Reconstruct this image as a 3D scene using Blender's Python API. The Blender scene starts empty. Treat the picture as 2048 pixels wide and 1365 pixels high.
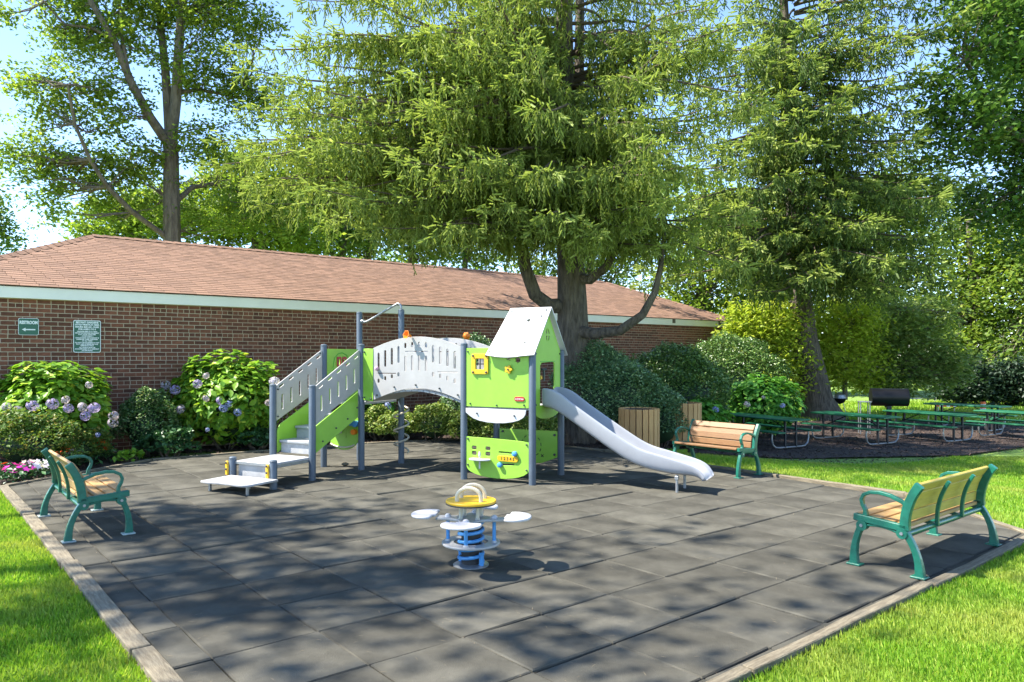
import bpy, bmesh, math, random
import numpy as np
from mathutils import Vector, Matrix
R = math.radians
rng = np.random.default_rng(7)
random.seed(7)
SC = bpy.context.scene
COL = SC.collection

# ------------------------------------------------------------------ camera
F, H, CY, CX = 1496.0, 1.82, 712.0, 1024.0          # focal length in px, eye height, horizon row
cam = bpy.data.cameras.new('camera')
cam.sensor_width = 36.0
cam.lens = F / 2048 * 36.0
cam.shift_y = (CY - 682.5) / 2048
cam.clip_start, cam.clip_end = 0.05, 2000
camo = bpy.data.objects.new('camera', cam)
COL.objects.link(camo)
camo.location = (0, 0, H)
camo.rotation_euler = (R(90), 0, 0)
SC.camera = camo

# ------------------------------------------------------------------ light
SUN_EL, SUN_DIR = 53.0, Vector((0.99, 0.10, 0)).normalized()      # direction the light travels on plan
world = bpy.data.worlds.new('World')
SC.world = world
world.use_nodes = True
wn = world.node_tree
bg = wn.nodes['Background']
sky = wn.nodes.new('ShaderNodeTexSky')
sky.sky_type = 'NISHITA'
sky.sun_disc = False
sky.sun_elevation = R(SUN_EL)
sky.sun_rotation = math.atan2(-SUN_DIR.x, -SUN_DIR.y)
sky.air_density = 1.0
sky.dust_density = 0.0
sky.altitude = 2500
sky.ozone_density = 2.4
wn.links.new(sky.outputs[0], bg.inputs[0])
bg.inputs[1].default_value = 0.125
sl = bpy.data.lights.new('sun', 'SUN')
sl.energy = 4.1
sl.angle = R(0.55)
sl.color = (1.0, 0.94, 0.84)
slo = bpy.data.objects.new('sun', sl)
COL.objects.link(slo)
ld = Vector((SUN_DIR.x * math.cos(R(SUN_EL)), SUN_DIR.y * math.cos(R(SUN_EL)), -math.sin(R(SUN_EL))))
slo.rotation_euler = ld.to_track_quat('-Z', 'Y').to_euler()
slo.location = (-20, 0, 30)
vs = SC.view_settings
vs.view_transform = 'Standard'
vs.look = 'None'
vs.exposure = 1.97
vs.gamma = 1.0

# ------------------------------------------------------------------ helpers
A = Vector((0.7705, 0.6374, 0))          # direction of the building and the tile rows
B = Vector((-0.6374, 0.7705, 0))         # across, away from the camera
def AB(a, b, z=0): return A * a + B * b + Vector((0, 0, z))
def gp(px, py, z=0.0):
    Y = (H - z) * F / (py - CY)
    return Vector(((px - CX) / F * Y, Y, z))
def at(px, py, Y): return Vector(((px - CX) / F * Y, Y, H - (py - CY) / F * Y))
def smooth(t):
    t = max(0.0, min(1.0, t)); return t * t * (3 - 2 * t)
def G(x, y):                             # ground dips gently in the picnic corner
    a = x * A.x + y * A.y
    return -0.25 * smooth((a - 11.0) / 3.5)
def gpg(px, py, dz=0.0):
    z = 0.0
    for _ in range(12):
        p = gp(px, py, z + dz); z = G(p.x, p.y)
    p = gp(px, py, z + dz)
    return p

class MB:
    def __init__(s): s.v = []; s.f = []
    def add(s, vs_, fs):
        o = len(s.v); s.v += [tuple(v) for v in vs_]; s.f += [tuple(i + o for i in f) for f in fs]; return s
    def box(s, c, d, rot=None):
        x, y, z = d[0] / 2, d[1] / 2, d[2] / 2
        pts = [Vector((sx * x, sy * y, sz * z)) for sz in (-1, 1) for sy in (-1, 1) for sx in (-1, 1)]
        if rot is not None: pts = [rot @ p for p in pts]
        c = Vector(c)
        return s.add([p + c for p in pts], [(0, 2, 3, 1), (4, 5, 7, 6), (0, 1, 5, 4), (2, 6, 7, 3), (0, 4, 6, 2), (1, 3, 7, 5)])
    def tube(s, pts, r, n=8, cap=True, closed=False, squash=None):
        pts = [Vector(p) for p in pts]; m = len(pts)
        rs = r if isinstance(r, (list, tuple)) else [r] * m
        up = Vector((0.03, 0.07, 1)).normalized(); rings = []
        t0 = (pts[1] - pts[0]).normalized()
        nx = t0.cross(up)
        if nx.length < 0.05: nx = t0.cross(Vector((1, 0, 0)))
        nx.normalize()
        vs_ = []
        for i, p in enumerate(pts):
            if closed: t = pts[(i + 1) % m] - pts[i - 1]
            elif i == 0: t = pts[1] - pts[0]
            elif i == m - 1: t = pts[-1] - pts[-2]
            else: t = pts[i + 1] - pts[i - 1]
            t.normalize()
            nx = (nx - t * nx.dot(t)).normalized(); ny = t.cross(nx)
            for k in range(n):
                a = 2 * math.pi * k / n
                vs_.append(p + (nx * math.cos(a) + ny * math.sin(a)) * rs[i])
        fs = []
        for i in range(m if closed else m - 1):
            j = (i + 1) % m
            for k in range(n):
                k2 = (k + 1) % n
                fs.append((i * n + k, i * n + k2, j * n + k2, j * n + k))
        if cap and not closed:
            fs.append(tuple(range(n - 1, -1, -1))); fs.append(tuple((m - 1) * n + k for k in range(n)))
        return s.add(vs_, fs)
    def lathe(s, prof, n=20, c=(0, 0, 0)):
        c = Vector(c); vs_ = []
        for (r, z) in prof:
            for k in range(n):
                a = 2 * math.pi * k / n
                vs_.append(c + Vector((r * math.cos(a), r * math.sin(a), z)))
        fs = []
        for i in range(len(prof) - 1):
            for k in range(n):
                k2 = (k + 1) % n
                fs.append((i * n + k, i * n + k2, (i + 1) * n + k2, (i + 1) * n + k))
        fs.append(tuple(range(n - 1, -1, -1))); fs.append(tuple((len(prof) - 1) * n + k for k in range(n)))
        return s.add(vs_, fs)
    def ribbon(s, pts, w, thick, axis=Vector((1, 0, 0))):
        """flat bar that follows a path in the plane across axis; w in plane, thick along axis"""
        pts = [Vector(p) for p in pts]; m = len(pts); vs_ = []
        ws = w if isinstance(w, (list, tuple)) else [w] * m
        for i, p in enumerate(pts):
            t = (pts[min(i + 1, m - 1)] - pts[max(i - 1, 0)]).normalized()
            nrm = t.cross(axis).normalized()
            for a_, b_ in ((-1, -1), (1, -1), (1, 1), (-1, 1)):
                vs_.append(p + nrm * (a_ * ws[i] / 2) + axis * (b_ * thick / 2))
        fs = []
        for i in range(m - 1):
            for k in range(4):
                k2 = (k + 1) % 4
                fs.append((i * 4 + k, (i + 1) * 4 + k, (i + 1) * 4 + k2, i * 4 + k2))
        fs.append((0, 1, 2, 3)); fs.append(tuple((m - 1) * 4 + k for k in (3, 2, 1, 0)))
        return s.add(vs_, fs)
    def mesh(s, name, mat_, smooth_=False, bevel=0.0):
        me = bpy.data.meshes.new(name)
        me.from_pydata(s.v, [], s.f)
        bm = bmesh.new(); bm.from_mesh(me)
        bmesh.ops.recalc_face_normals(bm, faces=bm.faces)
        if bevel > 0:
            es = [e for e in bm.edges if len(e.link_faces) == 2 and e.calc_face_angle(0) > 0.6]
            bmesh.ops.bevel(bm, geom=es, offset=bevel, segments=1, affect='EDGES', clamp_overlap=True)
        if smooth_:
            for f in bm.faces: f.smooth = True
            for e in bm.edges:
                if len(e.link_faces) == 2 and e.calc_face_angle(0) > 0.7: e.smooth = False
        bm.to_mesh(me); bm.free()
        me.materials.append(mat_)
        return me
    def build(s, name, mat_, parent=None, smooth_=False, bevel=0.0):
        return obj(name, s.mesh(name, mat_, smooth_, bevel), parent)

def obj(name, me, parent=None):
    o = bpy.data.objects.new(name, me); COL.objects.link(o)
    if parent is not None: o.parent = parent
    return o
def tag(o, label=None, cat=None, group=None, kind=None):
    if label: o['label'] = label
    if cat: o['category'] = cat
    if group: o['group'] = group
    if kind: o['kind'] = kind
    return o
def thing(name, label, cat, loc=(0, 0, 0), rz=0.0, group=None):
    o = bpy.data.objects.new(name, None); COL.objects.link(o)
    o.location = loc; o.rotation_euler = (0, 0, rz); o.empty_display_size = 0.2
    return tag(o, label, cat, group)
def dup(root, loc, rz, label, group=None):
    r = root.copy(); COL.objects.link(r); r.location = loc; r.rotation_euler = (0, 0, rz); r['label'] = label
    if group: r['group'] = group
    for ch in list(root.children):
        c = ch.copy(); COL.objects.link(c); c.parent = r
        for g in list(ch.children):
            d = g.copy(); COL.objects.link(d); d.parent = c
    return r
def np_mesh(name, V, Fc, mat_, smooth_=False):
    """V (n,3) array, Fc (m,k) array of equal polygons"""
    V = np.asarray(V, dtype=np.float32); Fc = np.asarray(Fc, dtype=np.int32)
    me = bpy.data.meshes.new(name); k = Fc.shape[1]
    me.vertices.add(len(V)); me.vertices.foreach_set('co', V.ravel())
    me.loops.add(Fc.size); me.loops.foreach_set('vertex_index', Fc.ravel())
    me.polygons.add(len(Fc)); me.polygons.foreach_set('loop_start', np.arange(0, Fc.size, k, dtype=np.int32))
    if smooth_: me.polygons.foreach_set('use_smooth', np.ones(len(Fc), dtype=bool))
    me.update(calc_edges=True); me.validate()
    me.materials.append(mat_)
    return me
def rand_rot(n, up_bias=0.0):
    """n random orthonormal frames; z axis biased upward"""
    z = rng.normal(size=(n, 3)); z /= np.linalg.norm(z, axis=1)[:, None]
    z[:, 2] = np.abs(z[:, 2]) + up_bias; z /= np.linalg.norm(z, axis=1)[:, None]
    t = rng.normal(size=(n, 3)); x = np.cross(t, z); x /= np.linalg.norm(x, axis=1)[:, None]
    y = np.cross(z, x)
    return np.stack([x, y, z], axis=2)            # columns
LEAF_V = np.array([[0, -0.5, 0], [0.27, -0.05, 0.07], [0, 0.5, -0.04], [-0.27, -0.05, 0.07]])
LEAF_F = np.array([[0, 1, 2], [0, 2, 3]])
def leaves(name, P, size, mat_, up_bias=0.6, tv=LEAF_V, tf=LEAF_F, frames=None, aspect=1.0):
    n = len(P)
    M = rand_rot(n, up_bias) if frames is None else frames
    s = size * (0.65 + 0.7 * rng.random(n)) if np.isscalar(size) else size
    T = tv * np.array([aspect, 1, 1])
    V = np.einsum('nij,kj->nki', M, T) * s[:, None, None] + P[:, None, :]
    Fc = tf[None] + (np.arange(n) * len(tv))[:, None, None]
    return np_mesh(name, V.reshape(-1, 3), Fc.reshape(-1, tf.shape[1]), mat_)

# ------------------------------------------------------------------ materials
def mat(name, c, rough=0.6, var=0.12, scale=8.0, bump=0.0, bscale=60.0, metal=0.0, c2=None, island=0.0, spec=0.5, stretch=None, coat=0.0, bdist=0.01):
    """procedural principled: colour mottled by noise between two tones, optional relief, per-piece variation"""
    m = bpy.data.materials.new(name); m.use_nodes = True
    nt = m.node_tree; N = nt.nodes; L = nt.links
    b = N['Principled BSDF']
    b.inputs['Roughness'].default_value = rough; b.inputs['Metallic'].default_value = metal
    b.inputs['Specular IOR Level'].default_value = spec
    if coat: b.inputs['Coat Weight'].default_value = coat
    tc = N.new('ShaderNodeTexCoord'); mp = N.new('ShaderNodeMapping')
    L.new(tc.outputs['Object'], mp.inputs[0])
    if stretch: mp.inputs['Scale'].default_value = stretch
    nz = N.new('ShaderNodeTexNoise'); nz.inputs['Scale'].default_value = scale; nz.inputs['Detail'].default_value = 11; nz.inputs['Roughness'].default_value = 0.65
    L.new(mp.outputs[0], nz.inputs['Vector'])
    rp = N.new('ShaderNodeValToRGB')
    rp.color_ramp.elements[0].position = 0.3; rp.color_ramp.elements[1].position = 0.7
    lo = tuple(x * (1 - var) for x in c) if c2 is None else c
    hi = tuple(min(1, x * (1 + var)) for x in c) if c2 is None else c2
    rp.color_ramp.elements[0].color = (*lo, 1); rp.color_ramp.elements[1].color = (*hi, 1)
    L.new(nz.outputs[0], rp.inputs[0])
    out = rp.outputs[0]
    if island > 0:
        g = N.new('ShaderNodeNewGeometry'); oi = N.new('ShaderNodeObjectInfo')
        ad = N.new('ShaderNodeMath'); ad.operation = 'ADD'; fr = N.new('ShaderNodeMath'); fr.operation = 'FRACT'
        L.new(g.outputs['Random Per Island'], ad.inputs[0]); L.new(oi.outputs['Random'], ad.inputs[1]); L.new(ad.outputs[0], fr.inputs[0])
        mr = N.new('ShaderNodeMapRange'); mr.inputs[3].default_value = 1 - island; mr.inputs[4].default_value = 1 + island
        L.new(fr.outputs[0], mr.inputs[0])
        mx = N.new('ShaderNodeVectorMath'); mx.operation = 'SCALE'
        L.new(out, mx.inputs[0]); L.new(mr.outputs[0], mx.inputs['Scale']); out = mx.outputs[0]
    L.new(out, b.inputs['Base Color'])
    if bump > 0:
        n2 = N.new('ShaderNodeTexNoise'); n2.inputs['Scale'].default_value = bscale; n2.inputs['Detail'].default_value = 5
        L.new(mp.outputs[0], n2.inputs['Vector'])
        bp = N.new('ShaderNodeBump'); bp.inputs['Strength'].default_value = bump; bp.inputs['Distance'].default_value = bdist
        L.new(n2.outputs[0], bp.inputs['Height']); L.new(bp.outputs[0], b.inputs['Normal'])
    return m
def leafmat(name, c1, c2, c3=None, trans=0.35, rough=0.5, spec=0.3):
    """leaf: each leaf its own tone between c1..c2(..c3), lets light through"""
    m = bpy.data.materials.new(name); m.use_nodes = True
    nt = m.node_tree; N = nt.nodes; L = nt.links
    b = N['Principled BSDF']; outn = N['Material Output']
    g = N.new('ShaderNodeNewGeometry'); oi = N.new('ShaderNodeObjectInfo')
    ad = N.new('ShaderNodeMath'); ad.operation = 'ADD'; fr = N.new('ShaderNodeMath'); fr.operation = 'FRACT'
    L.new(g.outputs['Random Per Island'], ad.inputs[0]); L.new(oi.outputs['Random'], ad.inputs[1]); L.new(ad.outputs[0], fr.inputs[0])
    rp = N.new('ShaderNodeValToRGB'); e = rp.color_ramp.elements
    e[0].color = (*c1, 1); e[1].color = (*c2, 1)
    if c3: k = e.new(0.8); k.color = (*c2, 1); e[-1].color = (*c3, 1)
    L.new(fr.outputs[0], rp.inputs[0])
    L.new(rp.outputs[0], b.inputs['Base Color'])
    b.inputs['Roughness'].default_value = rough; b.inputs['Specular IOR Level'].default_value = spec
    tr = N.new('ShaderNodeBsdfTranslucent')
    br = N.new('ShaderNodeMixRGB'); br.blend_type = 'MULTIPLY'; br.inputs[0].default_value = 1.0; br.inputs[2].default_value = (1.2, 1.2, 0.7, 1)
    L.new(rp.outputs[0], br.inputs[1]); L.new(br.outputs[0], tr.inputs[0])
    mx = N.new('ShaderNodeMixShader'); mx.inputs[0].default_value = trans
    L.new(b.outputs[0], mx.inputs[1]); L.new(tr.outputs[0], mx.inputs[2]); L.new(mx.outputs[0], outn.inputs[0])
    return m

M = {}
M['rubber'] = mat('rubber', (0.044, 0.042, 0.034), 0.95, scale=1.7, c2=(0.112, 0.106, 0.086), bump=0.7, bscale=210, island=0.18, spec=0.12)
M['rubber_base'] = mat('rubber_base', (0.02, 0.02, 0.02), 0.95)
M['timber'] = mat('timber', (0.085, 0.066, 0.04), 0.9, scale=5, c2=(0.24, 0.205, 0.14), bump=0.8, bscale=22, stretch=(1, 9, 9), island=0.12)
M['soil_grass'] = mat('soil_grass', (0.10, 0.20, 0.025), 0.9, scale=1.3, c2=(0.20, 0.29, 0.045), bump=0.8, bscale=40)
M['mulch'] = mat('mulch', (0.018, 0.011, 0.008), 0.95, scale=30, c2=(0.055, 0.034, 0.024), bump=1.0, bscale=50)
M['chip'] = mat('chip', (0.022, 0.013, 0.009), 0.9, scale=8, c2=(0.085, 0.052, 0.036), island=0.7)
M['litter'] = mat('litter', (0.26, 0.20, 0.12), 0.8, island=0.35)
M['path'] = mat('path', (0.55, 0.53, 0.50), 0.9, scale=3, bump=0.2)
M['mortar'] = mat('mortar', (0.42, 0.33, 0.23), 0.95, scale=20, var=0.15, bump=0.5, bscale=120)
M['brick'] = mat('brick', (0.105, 0.036, 0.019), 0.85, scale=14, c2=(0.195, 0.070, 0.037), bump=0.5, bscale=70, island=0.38)
M['fascia'] = mat('fascia', (0.80, 0.78, 0.70), 0.5, scale=1.5, var=0.06)
M['shingle'] = mat('shingle', (0.15, 0.083, 0.052), 0.95, scale=5, c2=(0.24, 0.138, 0.09), bump=0.6, bscale=160, island=0.16)
M['vent'] = mat('vent', (0.12, 0.10, 0.08), 0.8)
M['green'] = mat('green_panel', (0.24, 0.47, 0.045), 0.42, scale=3, var=0.10, bump=0.06, bscale=300)
M['green_dark'] = mat('green_print', (0.07, 0.33, 0.03), 0.45, scale=3, var=0.05)
M['grey'] = mat('grey_panel', (0.36, 0.35, 0.34), 0.45, scale=4, var=0.10, bump=0.06, bscale=300)
M['roofpanel'] = mat('roof_panel', (0.46, 0.465, 0.48), 0.4, scale=4, var=0.10)
M['post'] = mat('post', (0.075, 0.098, 0.125), 0.45, scale=6, var=0.12, bump=0.05, bscale=200)
M['slide'] = mat('slide_plastic', (0.30, 0.31, 0.335), 0.34, scale=3, var=0.08)
M['metal'] = mat('galvanised', (0.32, 0.33, 0.34), 0.42, scale=14, var=0.15, metal=0.7)
M['deck'] = mat('deck_plate', (0.36, 0.36, 0.36), 0.55, scale=12, var=0.15, bump=0.3, bscale=220)
M['yellow'] = mat('yellow_plastic', (0.66, 0.38, 0.01), 0.38, scale=4, var=0.05)
M['orange'] = mat('orange_plastic', (0.80, 0.20, 0.01), 0.4, var=0.05)
M['blue'] = mat('blue_plastic', (0.07, 0.28, 0.60), 0.35, var=0.06)
M['red'] = mat('red_plastic', (0.35, 0.02, 0.02), 0.4)
M['pink'] = mat('pink_plastic', (0.55, 0.33, 0.42), 0.4)
M['white'] = mat('white_plastic', (0.52, 0.50, 0.50), 0.4, var=0.10)
M['cream'] = mat('cream_plastic', (0.50, 0.44, 0.33), 0.4, var=0.06)
M['grill_black'] = mat('grill_black', (0.006, 0.006, 0.007), 0.4, spec=0.25)
M['black'] = mat('black_rubber', (0.015, 0.015, 0.017), 0.55)
M['bolt'] = mat('bolt', (0.06, 0.07, 0.07), 0.4, metal=0.5)
M['bench_green'] = mat('bench_green', (0.006, 0.115, 0.075), 0.38, scale=20, var=0.25, bump=0.15, bscale=90, coat=0.2)
M['foot_worn'] = mat('worn_foot', (0.30, 0.36, 0.34), 0.6, scale=30, var=0.4)
M['slat'] = mat('bench_slat', (0.33, 0.19, 0.07), 0.55, scale=6, c2=(0.46, 0.29, 0.12), bump=0.15, bscale=30, stretch=(1, 12, 12), island=0.08)
M['slat_b'] = mat('bench_slat_brown', (0.15, 0.075, 0.03), 0.55, scale=6, c2=(0.24, 0.13, 0.055), bump=0.15, bscale=30, stretch=(1, 12, 12), island=0.10)
M['slat_y'] = mat('bench_slat_mossy', (0.34, 0.25, 0.04), 0.6, scale=6, c2=(0.47, 0.36, 0.075), bump=0.15, bscale=30, stretch=(1, 12, 12), island=0.08)
M['cedar'] = mat('cedar_slat', (0.42, 0.21, 0.07), 0.6, scale=5, c2=(0.56, 0.32, 0.12), bump=0.2, bscale=30, stretch=(12, 12, 1), island=0.10)
M['table_green'] = mat('table_green', (0.007, 0.11, 0.045), 0.42, scale=8, var=0.12)
M['sign_green'] = mat('sign_green', (0.008, 0.10, 0.055), 0.4, var=0.05)
M['sign_white'] = mat('sign_white', (0.75, 0.78, 0.76), 0.5, var=0.03)
M['bark'] = mat('bark_spruce', (0.035, 0.027, 0.02), 0.95, scale=2.6, c2=(0.17, 0.14, 0.105), bump=1.0, bscale=4.5, stretch=(5, 5, 1.1), bdist=0.10)
M['bark_light'] = mat('bark_maple', (0.06, 0.05, 0.036), 0.95, scale=3, c2=(0.19, 0.16, 0.12), bump=1.0, bscale=9, stretch=(3, 3, 0.7), bdist=0.05)
M['twig'] = mat('twig', (0.10, 0.075, 0.05), 0.9, scale=10)
M['l_maple'] = leafmat('leaf_maple', (0.10, 0.17, 0.025), (0.20, 0.29, 0.04), (0.34, 0.41, 0.07), trans=0.55)
M['l_maple2'] = leafmat('leaf_maple_dark', (0.05, 0.11, 0.025), (0.10, 0.19, 0.035), (0.19, 0.27, 0.05), trans=0.38)
M['l_far'] = leafmat('leaf_far', (0.07, 0.13, 0.025), (0.16, 0.25, 0.04), (0.28, 0.35, 0.07), trans=0.42)
M['l_yellow'] = leafmat('leaf_yellowgreen', (0.22, 0.33, 0.03), (0.40, 0.48, 0.05), (0.50, 0.54, 0.08), trans=0.45)
M['l_dogwood'] = leafmat('leaf_dogwood', (0.12, 0.20, 0.05), (0.25, 0.34, 0.09), (0.40, 0.46, 0.17), trans=0.42)
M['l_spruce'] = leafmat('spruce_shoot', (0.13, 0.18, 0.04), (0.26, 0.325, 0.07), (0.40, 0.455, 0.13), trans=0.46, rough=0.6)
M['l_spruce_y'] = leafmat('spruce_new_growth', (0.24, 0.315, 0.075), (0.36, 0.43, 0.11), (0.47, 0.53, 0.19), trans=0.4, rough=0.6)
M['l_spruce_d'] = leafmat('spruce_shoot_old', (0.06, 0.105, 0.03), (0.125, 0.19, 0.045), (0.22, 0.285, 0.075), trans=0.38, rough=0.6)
M['l_yew'] = leafmat('leaf_shrub', (0.045, 0.10, 0.022), (0.12, 0.22, 0.05), (0.33, 0.42, 0.14), trans=0.2, rough=0.35, spec=0.5)
M['l_yew2'] = leafmat('leaf_shrub_bluish', (0.06, 0.13, 0.055), (0.17, 0.29, 0.115), (0.44, 0.54, 0.28), trans=0.2, rough=0.35, spec=0.5)
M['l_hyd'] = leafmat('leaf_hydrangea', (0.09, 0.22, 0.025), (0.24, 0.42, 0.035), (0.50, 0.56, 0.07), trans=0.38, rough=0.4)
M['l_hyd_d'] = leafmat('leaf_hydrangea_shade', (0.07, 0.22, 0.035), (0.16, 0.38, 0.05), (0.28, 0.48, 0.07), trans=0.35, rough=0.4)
M['l_varieg'] = leafmat('leaf_variegated', (0.05, 0.12, 0.03), (0.14, 0.24, 0.07), (0.50, 0.52, 0.28), trans=0.2)
M['l_box'] = leafmat('leaf_euonymus', (0.07, 0.14, 0.02), (0.22, 0.30, 0.05), (0.50, 0.50, 0.16), trans=0.25)
M['l_nandina'] = leafmat('leaf_nandina', (0.06, 0.14, 0.03), (0.15, 0.22, 0.04), (0.34, 0.27, 0.06), trans=0.3)
M['l_low'] = leafmat('leaf_hellebore', (0.02, 0.07, 0.025), (0.05, 0.12, 0.04), (0.10, 0.20, 0.07), trans=0.15, rough=0.35)
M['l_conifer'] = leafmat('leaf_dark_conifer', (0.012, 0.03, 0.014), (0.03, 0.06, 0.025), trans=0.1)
M['l_grass'] = leafmat('grass_blade', (0.13, 0.28, 0.022), (0.26, 0.43, 0.035), (0.44, 0.50, 0.10), trans=0.45)
def grass_patches(m):
    # older straw-coloured patches in the turf
    nt = m.node_tree; N = nt.nodes; L = nt.links; b = N['Principled BSDF']
    src = b.inputs['Base Color'].links[0].from_socket
    tc = N.new('ShaderNodeTexCoord'); nz = N.new('ShaderNodeTexNoise'); nz.inputs['Scale'].default_value = 0.9; nz.inputs['Detail'].default_value = 4
    L.new(tc.outputs['Object'], nz.inputs['Vector'])
    mr = N.new('ShaderNodeMapRange'); mr.inputs[1].default_value = 0.46; mr.inputs[2].default_value = 0.68; mr.inputs[4].default_value = 0.65
    L.new(nz.outputs[0], mr.inputs[0])
    mx = N.new('ShaderNodeMixRGB'); mx.inputs[2].default_value = (0.42, 0.42, 0.10, 1)
    L.new(mr.outputs[0], mx.inputs[0]); L.new(src, mx.inputs[1])
    for l in list(src.links):
        if l.to_node != mx: to = l.to_socket; L.new(mx.outputs[0], to)
grass_patches(M['l_grass'])
M['f_lilac'] = leafmat('petal_lilac', (0.27, 0.22, 0.44), (0.40, 0.33, 0.56), (0.54, 0.46, 0.64), trans=0.3)
M['f_blue'] = leafmat('petal_blue', (0.19, 0.24, 0.52), (0.30, 0.35, 0.62), (0.46, 0.48, 0.68), trans=0.3)
M['f_pale'] = leafmat('petal_pale', (0.36, 0.31, 0.38), (0.48, 0.42, 0.48), (0.56, 0.52, 0.48), trans=0.3)
M['f_white'] = leafmat('petal_white', (0.70, 0.62, 0.78), (0.82, 0.76, 0.85), trans=0.3)
M['f_pink'] = leafmat('petal_pink', (0.60, 0.02, 0.40), (0.75, 0.06, 0.50), trans=0.3)
M['f_orange'] = leafmat('petal_orange', (0.80, 0.07, 0.01), (0.85, 0.16, 0.02), trans=0.3)

# ================================================================== SETTING
# playground outline in (a, b)
S_ = 1.130
PLAY = [(1.11, 2.225), (7.85, 2.225), (9.05, 3.8), (9.12, 6.7), (9.3, 8.8), (8.75, 11.6), (6.7, 12.25), (4.8, 12.35), (3.08, 12.4), (1.11, 11.1)]
PLAY = [(a * S_, b * S_) for a, b in PLAY]
def inside(poly, a, b):
    c = False; n = len(poly)
    for i in range(n):
        x1, y1 = poly[i]; x2, y2 = poly[(i + 1) % n]
        if (y1 > b) != (y2 > b) and a < (x2 - x1) * (b - y1) / (y2 - y1) + x1: c = not c
    return c
def clip(poly, win):
    """Sutherland-Hodgman, win convex counter-clockwise"""
    out = list(poly)
    for i in range(len(win)):
        x1, y1 = win[i]; x2, y2 = win[(i + 1) % len(win)]
        inp, out = out, []
        side = lambda p: (x2 - x1) * (p[1] - y1) - (y2 - y1) * (p[0] - x1)
        for j in range(len(inp)):
            p, q = inp[j], inp[(j + 1) % len(inp)]
            sp, sq = side(p), side(q)
            if sp >= 0: out.append(p)
            if (sp >= 0) != (sq >= 0):
                t = sp / (sp - sq); out.append((p[0] + t * (q[0] - p[0]), p[1] + t * (q[1] - p[1])))
        if not out: return []
    return out

# ground sheet
m = MB(); nx_, ny_ = 90, 90
xs = np.concatenate([np.linspace(-400, -30, 12), np.linspace(-28, 40, 70), np.linspace(45, 400, 12)])
ys = np.concatenate([np.linspace(-60, -4, 6), np.linspace(-3, 45, 60), np.linspace(50, 900, 14)])
for y in ys:
    for x in xs: m.v.append((x, y, (-0.065 if inside(PLAY, *(x * A.x + y * A.y, x * B.x + y * B.y)) else -0.06) + G(x, y)))
w_ = len(xs)
for j in range(len(ys) - 1):
    for i in range(w_ - 1): m.f.append((j * w_ + i, j * w_ + i + 1, (j + 1) * w_ + i + 1, (j + 1) * w_ + i))
tag(m.build('ground', M['soil_grass'], smooth_=True), kind='structure')

# rubber surface: dark bed with tiles as children
m = MB(); m.add([AB(a, b, -0.052) for a, b in PLAY], [tuple(range(len(PLAY)))])
surf = tag(m.build('rubber_surface', M['rubber_base']), kind='structure')
TP = 0.605 * S_
a0, b0 = 1.31 * S_, 2.88 * S_
def tile_mesh(name, poly, cx, cy):
    """one rubber tile, slightly domed, edges rolled down; poly in local (a,b) about cx,cy"""
    n = len(poly); m = MB(); vs_ = []
    def ring(inset, z):
        out = []
        for (a, b) in poly:
            d = Vector((a - cx, b - cy, 0)); l = max(d.length, 1e-4)
            k = max(0.0, (l - inset) / l)
            q = A * (d.x * k) + B * (d.y * k); out.append((q.x, q.y, z))
        return out
    vs_ += ring(0.0, -0.046) + ring(0.0, -0.009) + ring(0.009, 0.0) + ring(0.14, 0.0025)
    fs = []
    for r_ in range(3):
        for k in range(n):
            k2 = (k + 1) % n; fs.append((r_ * n + k, r_ * n + k2, (r_ + 1) * n + k2, (r_ + 1) * n + k))
    fs.append(tuple(3 * n + k for k in range(n)))
    m.add(vs_, fs)
    return m.mesh(name, M['rubber'], smooth_=True)
ga, gb = 0.0035, 0.0085
def sq(ca, cb):
    h1, h2 = TP / 2 - ga, TP / 2 - gb
    return [(ca - h1, cb - h2), (ca, cb - h2), (ca + h1, cb - h2), (ca + h1, cb), (ca + h1, cb + h2), (ca, cb + h2), (ca - h1, cb + h2), (ca - h1, cb)]
full = tile_mesh('tile', sq(0, 0), 0, 0)
INNER = []
for i in range(len(PLAY)):
    INNER.append(PLAY[i])
for i in range(-2, 16):
    for j in range(-3, 19):
        ca, cb = a0 + (i + 0.5) * TP, b0 + (j + 0.5) * TP
        p = sq(ca, cb); q = clip(p, PLAY)
        if len(q) < 3: continue
        ar = abs(sum(q[k][0] * q[(k + 1) % len(q)][1] - q[(k + 1) % len(q)][0] * q[k][1] for k in range(len(q)))) / 2
        if ar < 0.012: continue
        if ar > 0.995 * (TP - 2 * ga) * (TP - 2 * gb): me = full; cc = (ca, cb)
        else:
            cc = (sum(t[0] for t in q) / len(q), sum(t[1] for t in q) / len(q))
            me = tile_mesh('tile', q, cc[0], cc[1])
        o = obj('tile', me, surf)
        o.location = AB(cc[0], cc[1], random.uniform(-0.008, 0.004))
        o.rotation_euler = (random.gauss(0, 0.007), random.gauss(0, 0.007), random.gauss(0, 0.003))

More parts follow.
